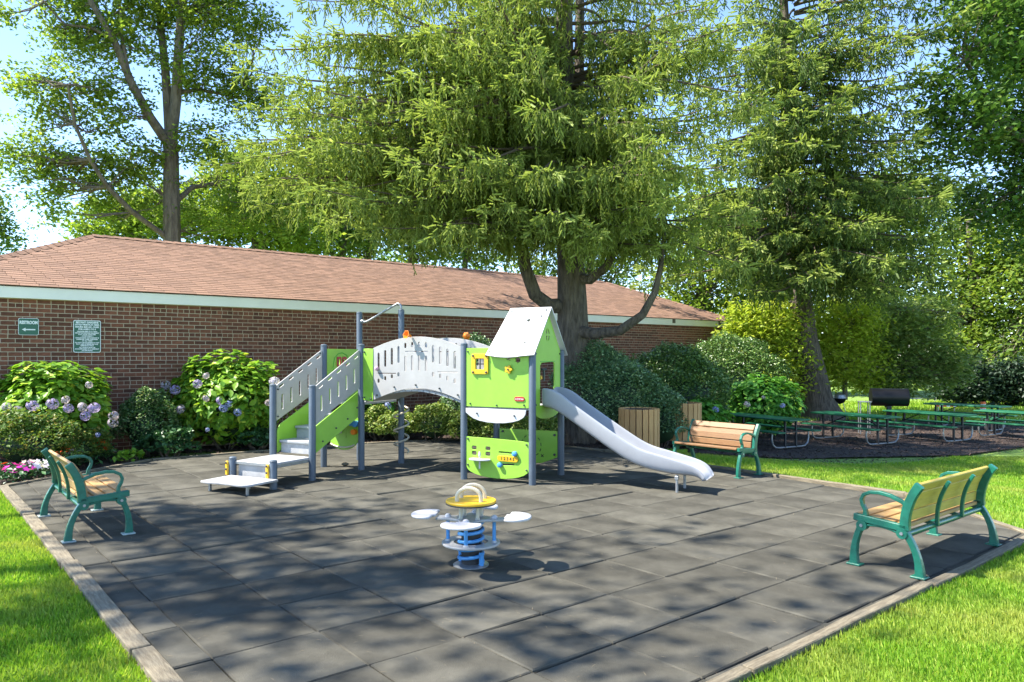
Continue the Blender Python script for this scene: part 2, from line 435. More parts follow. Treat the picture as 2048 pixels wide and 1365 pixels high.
# timber edging, one board after another
edge = thing('timber_edging', 'weathered timber boards edging the black rubber play surface', 'edging', AB(PLAY[0][0], PLAY[0][1], 0))
def timbers(p, q, w, ln, side=-1):
    P, Q = AB(*p), AB(*q); d = (Q - P); L_ = d.length; d.normalize(); nrm = Vector((d.y, -d.x, 0))
    k = max(1, round(L_ / ln)); s = L_ / k
    for i in range(k):
        c = P + d * (s * (i + 0.5)) + nrm * (w / 2 + 0.012)
        mm = MB(); 
        nseg = 6
        for t in range(nseg + 1):
            x = -s / 2 + 0.004 + (s - 0.008) * t / nseg
            j1, j2, j3 = random.gauss(0, 0.003), random.gauss(0, 0.003), random.gauss(0, 0.003)
            mm.v += [(x, -w / 2 + j1, -0.12), (x, w / 2 + j2, -0.12), (x, w / 2 + j2, 0.0 + j3), (x, -w / 2 + j1, 0.0 + j3 * 0.5)]
        for t in range(nseg):
            for e in range(4):
                e2 = (e + 1) % 4; mm.f.append((t * 4 + e, t * 4 + e2, t * 4 + 4 + e2, t * 4 + 4 + e))
        mm.f += [(0, 1, 2, 3), tuple(nseg * 4 + e for e in (3, 2, 1, 0))]
        o = mm.build('timber', M['timber'], edge, bevel=0.006)
        o.location = c - edge.location + Vector((0, 0, 0.022 + random.uniform(-0.004, 0.004)))
        o.rotation_euler = (0, 0, math.atan2(d.y, d.x) + random.gauss(0, 0.004))
for i in range(len(PLAY)):
    p, q = PLAY[i], PLAY[(i + 1) % len(PLAY)]
    timbers(p, q, 0.12 if i == 9 else 0.085, 2.3)

# planting beds (mulch)
def sheet(name, pts, z, mat_, kind='structure', sub=0.25, bump=0.02, follow=True):
    """flat-ish patch from a convex outline on plan, as a grid with small relief"""
    P = [Vector(p) for p in pts]
    x0, x1 = min(p.x for p in P), max(p.x for p in P); y0, y1 = min(p.y for p in P), max(p.y for p in P)
    win = [(p.x, p.y) for p in P]
    if sum(win[k][0] * win[(k + 1) % len(win)][1] - win[(k + 1) % len(win)][0] * win[k][1] for k in range(len(win))) < 0: win.reverse()
    bm = bmesh.new(); cache = {}
    def vert(x, y):
        k = (round(x, 4), round(y, 4))
        if k not in cache:
            n = math.sin(x * 3.1 + 1.3) * math.cos(y * 2.7) + 0.6 * math.sin(x * 7.3 + y * 5.1)
            cache[k] = bm.verts.new((x, y, z + (G(x, y) if follow else 0) + bump * n))
        return cache[k]
    nx = max(1, int((x1 - x0) / sub)); ny = max(1, int((y1 - y0) / sub))
    for i in range(nx):
        for j in range(ny):
            xa, xb = x0 + (x1 - x0) * i / nx, x0 + (x1 - x0) * (i + 1) / nx
            ya, yb = y0 + (y1 - y0) * j / ny, y0 + (y1 - y0) * (j + 1) / ny
            q = clip([(xa, ya), (xb, ya), (xb, yb), (xa, yb)], win)
            if len(q) < 3: continue
            vv = []
            for t in q:
                k = vert(*t)
                if k not in vv: vv.append(k)
            if len(vv) >= 3:
                try: bm.faces.new(vv)
                except ValueError: pass
    me = bpy.data.meshes.new(name); bm.to_mesh(me); bm.free(); me.materials.append(mat_)
    for p in me.polygons: p.use_smooth = True
    return tag(obj(name, me), kind=kind)
WALL_B = 15.8                                            # distance of the brick wall across
bed1 = [AB(-2.5, 11.9), AB(0.9, 12.62), AB(3.3, 14.2), AB(7.6, 14.1), AB(9.9, 13.3), AB(10.8, 10.2), AB(17, 10.4), AB(26, 13.0), AB(26, WALL_B), AB(-2.5, WALL_B)]
# the bed is not convex: lay it as three overlapping convex pieces at slightly different heights
sheet('planting_bed', [AB(-3, 11.2), AB(1.1, 12.72), AB(3.4, 14.15), AB(3.6, WALL_B + 0.1), AB(-3, WALL_B + 0.1)], -0.016, M['mulch'])
sheet('planting_bed', [AB(3.3, 14.12), AB(7.7, 14.0), AB(9.95, 13.3), AB(10.1, WALL_B + 0.1), AB(3.3, WALL_B + 0.1)], -0.022, M['mulch'])
sheet('planting_bed', [AB(9.9, 13.3), AB(10.62, 9.9), AB(14, 9.0), AB(21, 10.5), AB(24, WALL_B + 0.1), AB(9.9, WALL_B + 0.1)], -0.028, M['mulch'])
pm = [gpg(x, y) for x, y in ((1372, 905), (1500, 915), (1620, 923), (1730, 926), (1830, 922), (1930, 908), (2090, 905), (2300, 880), (2120, 846), (1900, 842), (1660, 838), (1480, 850), (1390, 870))]
sheet('picnic_ground', pm, -0.026, M['mulch'], bump=0.008)
pr = [gpg(x, y) for x, y in ((1900, 832), (1990, 842), (2300, 850), (2600, 826), (2100, 818))]
sheet('path', pr, -0.03, M['path'], bump=0.0, sub=1.0)

# bark chips scattered on the beds, pine litter on the rubber
def scatter_in(fn, n, x0, x1, y0, y1):
    out = []
    while len(out) < n:
        x = rng.uniform(x0, x1, 4000); y = rng.uniform(y0, y1, 4000)
        for i in range(4000):
            if fn(x[i], y[i]): out.append((x[i], y[i]))
            if len(out) >= n: break
    return np.array(out)
def ab_of(x, y): return x * A.x + y * A.y, x * B.x + y * B.y
def in_bed(x, y):
    a, b = ab_of(x, y)
    return (not inside(PLAY, a, b)) and b < WALL_B - 0.1 and ((a < 10 and b > 12.3 and -0.5 < a) or (10 <= a < 14 and b > 9.6))
def in_picnic(x, y):
    return inside([(p.x, p.y) for p in pm], x, y)
CH_V = np.array([[-0.5, -0.16, 0], [0.5, -0.12, 0.1], [0.5, 0.16, 0.0], [-0.5, 0.12, 0.12]])
CH_F = np.array([[0, 1, 2, 3]])
p2 = np.concatenate([scatter_in(in_bed, 9000, -9, 9, 9, 22), scatter_in(in_picnic, 7000, 3, 16, 11, 24)])
P3 = np.array([(x, y, -0.018 + G(x, y) + 0.02 * (math.sin(x * 3.1 + 1.3) * math.cos(y * 2.7)) if ab_of(x, y)[0] < 14 and not in_picnic(x, y) else -0.022 + G(x, y)) for x, y in p2])
tag(obj('bark_chips', leaves('bark_chips', P3 + np.array([0, 0, 0.012]), 0.055, M['chip'], up_bias=1.2, tv=CH_V, tf=CH_F)), 'dark brown bark chips strewn over the planting beds and picnic ground', 'bark chips', kind='stuff')
p2 = scatter_in(lambda x, y: inside(PLAY, *ab_of(x, y)), 1500, -7, 7, 2.8, 16)
P3 = np.array([(x, y, 0.006) for x, y in p2])
NE_V = np.array([[-0.5, -0.018, 0], [0.0, -0.02, 0.03], [0.5, 0.0, 0], [0.0, 0.02, 0.03]])
tag(obj('fallen_needles', leaves('fallen_needles', P3, 0.048, M['litter'], up_bias=6.0, tv=NE_V, tf=CH_F)), 'dry pale needles and bits scattered over the rubber tiles', 'litter', kind='stuff')

# grass blades
GR_V = np.array([[-0.036, 0, 0], [0.036, 0, 0], [0.030, 0.10, 0.6], [-0.004, 0.34, 1.0]])
GR_F = np.array([[0, 1, 2], [0, 2, 3]])
def grass(name, label, fn, n, box, hgt):
    p = scatter_in(fn, n, *box)
    k = len(p); az = rng.uniform(0, 2 * np.pi, k); lean = rng.normal(0, 0.35, k)
    c, s = np.cos(az), np.sin(az); cl, sl_ = np.cos(lean), np.sin(lean)
    Rz = np.zeros((k, 3, 3)); Rz[:, 0, 0] = c; Rz[:, 0, 1] = -s; Rz[:, 1, 0] = s; Rz[:, 1, 1] = c; Rz[:, 2, 2] = 1
    Rx = np.zeros((k, 3, 3)); Rx[:, 0, 0] = 1; Rx[:, 1, 1] = cl; Rx[:, 1, 2] = -sl_; Rx[:, 2, 1] = sl_; Rx[:, 2, 2] = cl
    z = np.array([G(x, y) for x, y in p]) - 0.045
    d = np.hypot(p[:, 0], p[:, 1])
    size = hgt * rng.uniform(0.6, 1.25, k) 
    Mx = Rz @ Rx
    Mx[:, :, 0] *= (1.0 + d / 7.0)[:, None]            # fewer, broader blades further away
    me = leaves(name, np.column_stack([p, z]), size, M['l_grass'], tv=GR_V, tf=GR_F, frames=Mx)
    return tag(obj(name, me), label, 'grass', kind='stuff')
def lawn_l(x, y):
    a, b = ab_of(x, y); return a < 1.11 * S_ - 0.13 and b < 12.4 + 0.35 * (a) and y > 2.6 and x > -0.74 * y - 0.6
def lawn_r(x, y):
    a, b = ab_of(x, y)
    if not (y > 2.6 and abs(x) < 0.74 * y + 0.5): return False
    if b < 2.225 * S_ - 0.085: return True
    return False
def lawn_far(x, y):
    a, b = ab_of(x, y)
    if inside(PLAY, a, b) or b < 2.225 * S_ - 0.085 or a < 8 or in_picnic(x, y): return False
    if a < 10.4 and inside([(8.87, 2.3), (10.42, 4.2), (10.42, 13), (5, 13), (5, 2.3)], a, b): return False
    if in_bed(x, y) or x > 0.72 * y + 0.5: return False
    return True
grass('lawn_grass', 'bright mown grass left of the timber edging', lawn_l, 90000, (-9, 0, 2.6, 12.5), 0.052)
grass('lawn_grass', 'sunlit mown grass in the near right corner', lawn_r, 105000, (0, 6.5, 2.6, 8.2), 0.052)
grass('lawn_grass', 'mown grass strip behind the right bench', lawn_far, 75000, (2.2, 12, 7.5, 15.5), 0.052)
grass('lawn_grass', 'far lawn beyond the picnic tables', lambda x, y: y > 19 and x > 8 and not in_picnic(x, y) and x < 0.72 * y + 1, 22000, (8, 24, 19, 34), 0.11)

# ------------------------------------------------------------------ brick building
T0, T1 = 0.24, 23.6                                      # extent of the wall along A (a - coordinate)
EAVE = H + (CY - 574) / F * 13.2
FASB = H + (CY - 597) / F * 13.2
bld = thing('brick_building', 'long low brown brick building with reddish shingled hip roof and white fascia', 'building', AB(T0, WALL_B, 0))
BR = math.atan2(A.y, A.x)
bld.rotation_euler = (0, 0, BR)                          # local x runs along the wall, local y away from the camera
WL = T1 - T0; WD = 7.2
wall = MB().box((WL / 2, WD / 2, EAVE / 2 - 0.1), (WL, WD, EAVE + 0.1)).build('wall', M['mortar'], bld)
BC = 0.0785
def brick_mesh(l):
    return MB().box((0, 0, 0), (l, 0.03, BC - 0.013)).mesh('brick', M['brick'], bevel=0.004)
bl, bh = 0.2175, 0.109
bme = {0: brick_mesh(bl - 0.013), 1: brick_mesh(bh - 0.013)}
cand = []
nrow = int(FASB / BC)
top = FASB - 0.004
for r_ in range(nrow):
    z = top - (r_ + 0.5) * BC
    hd = (r_ % 6 == 1)
    l = bh if hd else bl
    off = (0 if hd else (bl / 2 if (r_ % 2) else 0)) + 0.01
    for k in range(int(WL / l)):
        x = off + (k + 0.5) * l
        if x > WL - l / 2: continue
        cand.append((x, z, 1 if hd else 0))
def brick_rank(c):
    x, z, _ = c
    w = AB(T0 + x, WALL_B)
    px = CX + F * w.x / w.y; py = CY - F * (z - H) / w.y
    vis = px > 2 and 600 < py < 728 + (12 if 225 < px < 345 else 0)
    return (0 if vis else 1, w.y)
cand.sort(key=brick_rank)
for (x, z, k) in cand[:300]:
    o = obj('brick', bme[k], wall); o.location = (x, 0.010 + random.uniform(-0.002, 0.002), z)
    o.rotation_euler = (0, random.gauss(0, 0.004), random.gauss(0, 0.006))
m = MB()
for (x, z, k) in cand[300:]:
    l = (bh if k else bl) - 0.013
    m.box((x + random.gauss(0, 0.002), 0.010 + random.uniform(-0.002, 0.002), z + random.gauss(0, 0.0012)), (l, 0.03, BC - 0.013))
tag(m.build('brick_field', M['brick'], wall), kind='stuff')
# fascia, soffit, vents
m = MB().box((WL / 2, -0.05, (EAVE + FASB) / 2), (WL + 0.14, 0.14, EAVE - FASB)).build('fascia', M['fascia'], bld, bevel=0.004)
for px in (1342, 1434):
    dx = (px - CX) / F; t = WALL_B / (B.x * dx + B.y); a_ = t * (A.x * dx + A.y)
    MB().box((a_ - T0, -0.123, EAVE - 0.07), (0.16, 0.006, 0.13)).build('vent', M['vent'], bld, bevel=0.002)
# hip roof
RD, RH = 3.4, 1.50
ov = 0.14
roof = MB()
e = EAVE + 0.012
x0_, x1_, y0_, y1_ = -ov, WL + ov, -ov - 0.02, 2 * RD + ov
roof.add([(x0_, y0_, e), (x1_, y0_, e), (x1_, y1_, e), (x0_, y1_, e), (x0_ + RD, RD, e + RH), (x1_ - RD, RD, e + RH)],
         [(0, 1, 5, 4), (1, 2, 5), (2, 3, 4, 5), (3, 0, 4), (0, 3, 2, 1)])
roofo = roof.build('roof', M['shingle'], bld)
sl_len = math.hypot(RD - y0_, RH); su = Vector((0, (RD - y0_) / sl_len, RH / sl_len)); sn = Vector((0, -su.z, su.y))
EXPO, TW = 0.125, 0.30
rows = int(sl_len / EXPO)
def shingle_geo(mm, x, s0, w):
    p = Vector((x, y0_, e)) + su * s0
    q = [p + Vector((-w / 2, 0, 0)), p + Vector((w / 2, 0, 0)), p + su * (EXPO + 0.02) + Vector((w / 2, 0, 0)), p + su * (EXPO + 0.02) + Vector((-w / 2, 0, 0))]
    lo, hi = 0.013 + random.uniform(-0.002, 0.003), 0.006
    mm.add([q[0] + sn * 0.001, q[1] + sn * 0.001, q[1] + sn * lo, q[0] + sn * lo, q[2] + sn * hi, q[3] + sn * hi], [(0, 1, 2, 3), (3, 2, 4, 5), (1, 4, 2), (0, 3, 5)])
tabs = []
for r_ in range(rows):
    ins = (r_ + 0.5) * EXPO * su.y
    xa, xb = x0_ + ins + 0.05, x1_ - ins - 0.05
    x = xa + (r_ % 2) * TW / 2 + TW / 2 + random.uniform(0, 0.04)
    while x < xb - TW / 2:
        tabs.append((x, r_ * EXPO)); x += TW
def tab_rank(c):
    w = AB(T0 + c[0], WALL_B + y0_ + c[1] * su.y)
    return (0 if CX + F * w.x / w.y > 0 else 1, w.y)
tabs.sort(key=tab_rank)
mm = MB(); shingle_geo(mm, 0, 0, TW - 0.009)
sm = mm.mesh('shingle', M['shingle'])
for (x, s) in tabs[:300]:
    o = obj('shingle', sm, roofo); o.location = Vector((x, 0, 0)) + su * s + sn * random.uniform(0, 0.003)
mm = MB()
for (x, s) in tabs[300:]: shingle_geo(mm, x, s, TW - 0.009)
tag(mm.build('shingle_field', M['shingle'], roofo), kind='stuff')
# caps along the left hip and the ridge
def caps(P, Q, w=0.26, st=0.22):
    P, Q = Vector(P), Vector(Q); d = (Q - P); n = int(d.length / st); d.normalize()
    side = d.cross(Vector((0, 0, 1))).normalized(); mm = MB()
    for i in range(n):
        c0, c1 = P + d * (i * st - 0.02), P + d * ((i + 1) * st + 0.03)
        l0, l1 = 0.045, 0.03
        mm.add([c0 + side * w / 2 + Vector((0, 0, -0.02)), c0 + Vector((0, 0, l0)), c0 - side * w / 2 + Vector((0, 0, -0.02)),
                c1 + side * w / 2 + Vector((0, 0, -0.035)), c1 + Vector((0, 0, l1)), c1 - side * w / 2 + Vector((0, 0, -0.035))], [(0, 1, 4, 3), (1, 2, 5, 4)])
    return mm.build('ridge_cap', M['shingle'], roofo)
caps((x0_ + RD, RD, e + RH), (x1_ - RD, RD, e + RH))
caps((x0_, y0_, e), (x0_ + RD, RD, e + RH))
caps((x1_, y0_, e), (x1_ - RD, RD, e + RH))

# signs on the wall
def text_mesh(s, size, mat_, name='lettering', bold=0.0, align='CENTER'):
    cu = bpy.data.curves.new(name, 'FONT'); cu.body = s; cu.size = size; cu.align_x = align; cu.align_y = 'CENTER'
    cu.extrude = 0.0008; cu.offset = bold; cu.resolution_u = 3
    o = bpy.data.objects.new('tmp', cu); COL.objects.link(o)
    dg = bpy.context.evaluated_depsgraph_get(); me = bpy.data.meshes.new_from_object(o.evaluated_get(dg))
    bpy.data.objects.remove(o); me.materials.clear(); me.materials.append(mat_); me.name = name
    return me
def on_wall(px, py):
    dx = (px - CX) / F; t = WALL_B / (B.x * dx + B.y)
    return Vector((dx * t, t, H - (py - CY) / F * t))
ROTW = Matrix.Rotation(BR, 4, 'Z') @ Matrix.Rotation(R(90), 4, 'X')      # text plane facing the camera side of the wall
def rrect(w, h, r, n=5):
    pts = []
    for cx, cy, a in ((w / 2 - r, h / 2 - r, 0), (-w / 2 + r, h / 2 - r, 90), (-w / 2 + r, -h / 2 + r, 180), (w / 2 - r, -h / 2 + r, 270)):
        for k in range(n + 1):
            t = R(a + 90 * k / n); pts.append((cx + r * math.cos(t), cy + r * math.sin(t)))
    return pts
def plate(poly, z0, z1, mat_, name, parent):
    n = len(poly); m = MB()
    m.add([(x, y, z0) for x, y in poly] + [(x, y, z1) for x, y in poly], [tuple(range(n - 1, -1, -1)), tuple(n + k for k in range(n))] + [(k, (k + 1) % n, n + (k + 1) % n, n + k) for k in range(n)])
    return m.build(name, mat_, parent)
def sign(x0, y0, x1, y1, label, lines, arrow=False):
    c = on_wall((x0 + x1) / 2, (y0 + y1) / 2)
    w = (on_wall(x1, y0) - on_wall(x0, y0)).length; h = abs(on_wall(x0, y0).z - on_wall(x0, y1).z)
    t = thing('wall_sign', label, 'sign', c, 0)
    t.matrix_world = Matrix.Translation(c - B * 0.035) @ ROTW
    plate(rrect(w, h, 0.03), 0.0, 0.006, M['sign_white'], 'border', t)
    plate(rrect(w * 0.95, h * 0.955, 0.024), 0.0062, 0.0075, M['sign_green'], 'face', t)
    for (s, yy, sz, bd) in lines:
        me = text_mesh(s, sz * h, M['sign_white'], bold=bd)
        ww = max(v.co.x for v in me.vertices) - min(v.co.x for v in me.vertices)
        k = min(1.0, w * 0.88 / ww)
        o = obj('lettering', me, t); o.location = (0, yy * h, 0.0085); o.scale = (k, 1, 1)
    if arrow:
        m = MB(); a = 0.33 * w; yb = -0.17 * h; s = 0.035 * h
        m.add([(x, y, zz) for zz in (0.0078, 0.009) for x, y in ((-a, yb), (-a * 0.45, yb + s * 3), (-a * 0.45, yb + s), (a, yb + s), (a, yb - s), (-a * 0.45, yb - s), (-a * 0.45, yb - s * 3))],
              [(6, 5, 4, 3, 2, 1, 0), tuple(range(7, 14))] + [(k, (k + 1) % 7, 7 + (k + 1) % 7, 7 + k) for k in range(7)])
        m.build('arrow', M['sign_white'], t)
    return t
sign(36, 637, 77, 671, 'small green restroom sign with white arrow on the brick wall', [('RESTROOM', 0.24, 0.25, 0.004)], True)
L2 = ['BRYANT GARDENS', 'LITTLE TIKES PLAY AREA', 'HOURS: 8:00 AM - DUSK', 'FOR AGES 2 TO 5', 'UNSUPERVISED PLAY AREA', 'USE OF PLAYGROUND EQUIPMENT', 'IS AT YOUR OWN RISK', '- AVOID INJURY -', 'ADULTS MUST ACCOMPANY &', 'SUPERVISE THEIR CHILDREN', 'AT ALL TIMES', 'DO NOT USE EQUIPMENT IF WET', 'PLAY AREA IS RESERVED FOR', 'RESIDENTS ONLY', 'ALL GUESTS MUST BE', 'ACCOMPANIED BY A RESIDENT', 'NO SMOKING']
ln = []; yy = 0.43
for i, s in enumerate(L2):
    big = i < 4
    ln.append((s, yy, 0.072 if i == 0 else (0.062 if big else 0.046), 0.0025 if big else 0.0015))
    yy -= 0.070 if big else (0.047 if i not in (7, 10, 13) else 0.055)
sign(146, 641, 201, 706, 'tall green play area rules sign full of white lettering on the brick wall', ln)

# ================================================================== PLAY STRUCTURE
P7 = gp(928, 958)
ps = thing('play_structure', 'green and grey toddler play structure with stairs, arched bridge, roofed tower and slide', 'play structure', P7, math.atan2(-0.454, 0.891))
def curve_panel(name, mat_, outline, holes, thick, origin, xdir, ydir=(0, 0, 1), parent=ps, bev=0.003):
    """board cut from an outline with holes, in the plane xdir / ydir"""
    cu = bpy.data.curves.new(name, 'CURVE'); cu.dimensions = '2D'; cu.fill_mode = 'BOTH'; cu.extrude = thick / 2 - bev; cu.bevel_depth = bev; cu.bevel_resolution = 0
    for lp in [outline] + holes:
        sp = cu.splines.new('POLY'); sp.points.add(len(lp) - 1); sp.use_cyclic_u = True
        for k, (x, y) in enumerate(lp): sp.points[k].co = (x, y, 0, 1)
    o = bpy.data.objects.new('tmp', cu); COL.objects.link(o)
    dg = bpy.context.evaluated_depsgraph_get(); me = bpy.data.meshes.new_from_object(o.evaluated_get(dg))
    bpy.data.objects.remove(o); me.materials.clear(); me.materials.append(mat_); me.name = name
    X = Vector(xdir).normalized(); Yv = Vector(ydir).normalized(); Z = X.cross(Yv)
    Mx = Matrix(((X.x, Yv.x, Z.x, origin[0]), (X.y, Yv.y, Z.y, origin[1]), (X.z, Yv.z, Z.z, origin[2]), (0, 0, 0, 1)))
    me.transform(Mx)
    return obj(name, me, parent)
def slot(cx, cy, w, h, tilt=0.0, n=5):
    """rounded slot"""
    r = min(w, h) / 2; pts = []
    if h >= w:
        for k in range(n + 1): a = math.pi * k / n; pts.append((r * math.cos(a), h / 2 - r + r * math.sin(a)))
        for k in range(n + 1): a = math.pi + math.pi * k / n; pts.append((r * math.cos(a), -h / 2 + r + r * math.sin(a)))
    else:
        for k in range(n + 1): a = -math.pi / 2 + math.pi * k / n; pts.append((w / 2 - r + r * math.cos(a), r * math.sin(a)))
        for k in range(n + 1): a = math.pi / 2 + math.pi * k / n; pts.append((-w / 2 + r + r * math.cos(a), r * math.sin(a)))
    c, s = math.cos(tilt), math.sin(tilt)
    return [(cx + x * c - y * s, cy + x * s + y * c) for x, y in pts]
def circ(cx, cy, rx, ry=None, n=16):
    ry = ry or rx
    return [(cx + rx * math.cos(2 * math.pi * k / n), cy + ry * math.sin(2 * math.pi * k / n)) for k in range(n)]
def post(u, v, ztop, r=0.051):
    p = MB().lathe([(r, -0.03), (r, ztop - 0.012), (r - 0.004, ztop - 0.004)], 16, (u, v, 0)).build('post', M['post'], ps, smooth_=True)
    MB().lathe([(r + 0.001, ztop - 0.03), (r + 0.001, ztop - 0.004), (r - 0.012, ztop + 0.008), (0.004, ztop + 0.012)], 16, (u, v, 0)).build('cap', M['post'], p, smooth_=True)
    return p
def bolts(pts, ax, r=0.014):
    """round bolt caps at local points, standing out along ax"""
    ax = Vector(ax).normalized()
    for p in pts:
        p = Vector(p)
        MB().tube([p, p + ax * 0.012, p + ax * 0.018], [r, r, r * 0.6], 8).build('bolt', M['bolt'], ps, smooth_=True)
UL, UR, DV = -2.67, -1.90, 0.92          # stair deck
TU, TV = 1.12, 1.02                      # tower
DZ = 1.08
for (u, v, z) in ((UR, -1.13, 1.385), (UL, -1.13, 1.385), (UR, 0, 2.0), (UL, 0, 2.0), (UL, DV, 2.58), (UR + 0.12, DV, 2.60), (0, 0, 2.0), (TU, 0, 1.9), (TU, TV, 1.9), (0, TV, 1.95),
                  (UR, -1.90, 0.385), (UL, -1.90, 0.385)):
    post(u, v, z)
# overhead bar
mb = MB(); mb.tube([(UL + 0.05, DV, 2.42), (UL + 0.13, DV, 2.41), (UL + 0.2, DV, 2.43), (UR - 0.02, DV, 2.68), (UR + 0.05, DV, 2.71), (UR + 0.10, DV, 2.69), (UR + 0.12, DV, 2.62)], 0.019, 8)
mb.tube([(UL + 0.05, DV, 2.42), (UL + 0.085, DV, 2.42)], 0.035, 10)
mb.build('overhead_bar', M['metal'], ps, smooth_=True)
# low step, platform, treads
q = [(-0.42, -0.27), (-0.30, -0.29), (-0.1, -0.26), (0.1, -0.26), (0.30, -0.29), (0.42, -0.25), (0.44, 0.26), (-0.44, 0.26)]
curve_panel('bottom_step', M['deck'], q, [], 0.03, (-2.2, -2.22, 0.13), (1, 0, 0), (0, 1, 0))
for u, v in ((-2.55, -2.40), (-1.86, -2.40), (-2.2, -2.05)):
    MB().box((u, v, 0.055), (0.03, 0.03, 0.13)).build('step_leg', M['metal'], ps)
MB().box((-2.285, -1.50, 0.322), (0.70, 0.78, 0.03)).build('platform', M['deck'], ps, bevel=0.004)
m = MB(); m.box((-2.285, -1.893, 0.315), (0.70, 0.02, 0.045)); m.box((-1.93, -1.5, 0.292), (0.02, 0.74, 0.05)); m.box((-2.64, -1.5, 0.292), (0.02, 0.74, 0.05)); m.build('platform_rim', M['metal'], ps, bevel=0.003)
MB().box((-2.285, -1.86, 0.20), (0.62, 0.008, 0.19)).build('riser', M['deck'], ps)
for u in (UR, UL):
    cu_ = curve_panel('bracket', M['yellow'], rrect(0.075, 0.235, 0.03, 4), [], 0.025, (u - 0.065, -1.945, 0.215), (0.9, -0.43, 0))
    bolts([(u - 0.055, -1.965, z) for z in (0.13, 0.22, 0.31)], (-0.43, -0.9, 0), 0.016)
for i, z in enumerate((0.535, 0.72, 0.90)):
    v0 = -1.05 + i * 0.33
    MB().box((-2.285, v0 + 0.16, z), (0.66, 0.33, 0.03)).build('tread', M['deck'], ps, bevel=0.004)
    MB().box((-2.285, v0 + 0.006, z - 0.012), (0.66, 0.02, 0.035)).build('nosing', M['metal'], ps, bevel=0.003)
    MB().box((-2.285, v0 + 0.03, z - 0.10), (0.64, 0.008, 0.155)).build('riser', M['deck'], ps)
m = MB(); m.box(((UL + UR) / 2 + 0.03, DV / 2, DZ - 0.02), (0.80, DV - 0.06, 0.04)); m.build('deck', M['deck'], ps, bevel=0.004)
m = MB(); m.box((TU / 2, TV / 2, DZ - 0.02), (TU - 0.06, TV - 0.06, 0.04)); m.build('deck', M['deck'], ps, bevel=0.004)
# stair rails and stringers
for u in (UR, UL):
    def zz(v, a, b): t = (v + 1.08) / 1.03; return a + (b - a) * t
    ol = [(-1.08, 0.83), (-1.08, 1.34), (-1.05, 1.38), (-0.08, 1.90), (-0.05, 1.90), (-0.05, 1.31)]
    hs = []
    for k in range(5):
        v = -0.94 + k * 0.19; zc = zz(v, 1.05, 1.57)
        hs.append(slot(v, zc, 0.045, 0.24))
    for k in range(5):
        v = -0.96 + k * 0.205; hs.append(slot(v, zz(v, 1.305, 1.845) , 0.115, 0.038, math.atan2(0.52, 1.03)))
    o = curve_panel('stair_rail', M['grey'], ol, hs, 0.018, (u, 0, 0), (0, 1, 0))
    s = -1 if u == UL else 1
    ol = [(-1.08, 0.36), (-1.08, 0.70), (-1.02, 0.78), (-0.05, 1.24), (-0.05, 0.845)]
    curve_panel('stringer', M['green'], ol, [], 0.018, (u - 0.035 * s, 0, 0), (0, 1, 0))
    bolts([(u + 0.009, v, z) for v, z in ((-0.92, 0.55), (-0.62, 0.72), (-0.35, 0.84), (-0.12, 1.0))] if u == UR else [(u + 0.009, -1.04, 0.9), (u + 0.009, -1.04, 1.31), (u + 0.009, -0.1, 1.86)], (1, 0, 0))
# panel beside the stair deck with a printed house front
pan = curve_panel('side_panel', M['green'], [(0.05, 1.0), (0.05, 1.93), (DV - 0.05, 1.93), (DV - 0.05, 1.0)], [slot(0.36, 1.72, 0.07, 0.12), slot(0.50, 1.72, 0.07, 0.12)], 0.018, (UL, 0, 0), (0, 1, 0))
m = MB(); m.tube([(UL + 0.011, 0.22, 1.5), (UL + 0.011, 0.22, 1.68), (UL + 0.011, 0.26, 1.79), (UL + 0.011, 0.34, 1.85), (UL + 0.011, 0.45, 1.87), (UL + 0.011, 0.56, 1.83), (UL + 0.011, 0.63, 1.75), (UL + 0.011, 0.64, 1.5)], 0.008, 5); m.build('arch_trim', M['green_dark'], ps)
for v in (0.36, 0.50):
    curve_panel('window_frame', M['red'], rrect(0.105, 0.16, 0.015, 3), [rrect(0.06, 0.10, 0.01, 3)], 0.012, (UL + 0.016, v, 1.72), (0, 1, 0))
# panel under the stair deck with sliding toys
ol = [(-0.34, 0.30)] + [(0.34 * math.cos(a), 0.06 - 0.30 * math.sin(a) * 0.95) for a in [math.pi - k * math.pi / 12 for k in range(13)]] + [(0.34, 0.30)]
curve_panel('toy_panel', M['green'], ol, [slot(0.06, 0.08, 0.012, 0.22)], 0.018, ((UL + UR) / 2, 0.03, 0.52), (1, 0, 0))
uc = (UL + UR) / 2
m = MB(); m.tube([(uc + 0.28 * math.sin(a), -0.0, 0.44 - 0.10 * math.cos(a)) for a in [R(-60 + 12 * k) for k in range(11)]], 0.014, 6); m.build('toy_track', M['cream'], ps, smooth_=True)
for (du, dz, mt, r) in ((0.02, 0.22, 'orange', 0.04), (0.25, 0.12, 'orange', 0.045), (0.20, 0.26, 'blue', 0.045), (0.28, 0.25, 'blue', 0.05)):
    MB().tube([(uc + du, 0.02, 0.52 + dz - 0.04), (uc + du, -0.05, 0.52 + dz - 0.04)], r, 10).build('toy_knob', M[mt], ps, smooth_=True)
MB().box((uc - 0.06, -0.0, 0.62), (0.10, 0.03, 0.11)).build('toy_block', M['grey'], ps, bevel=0.01)
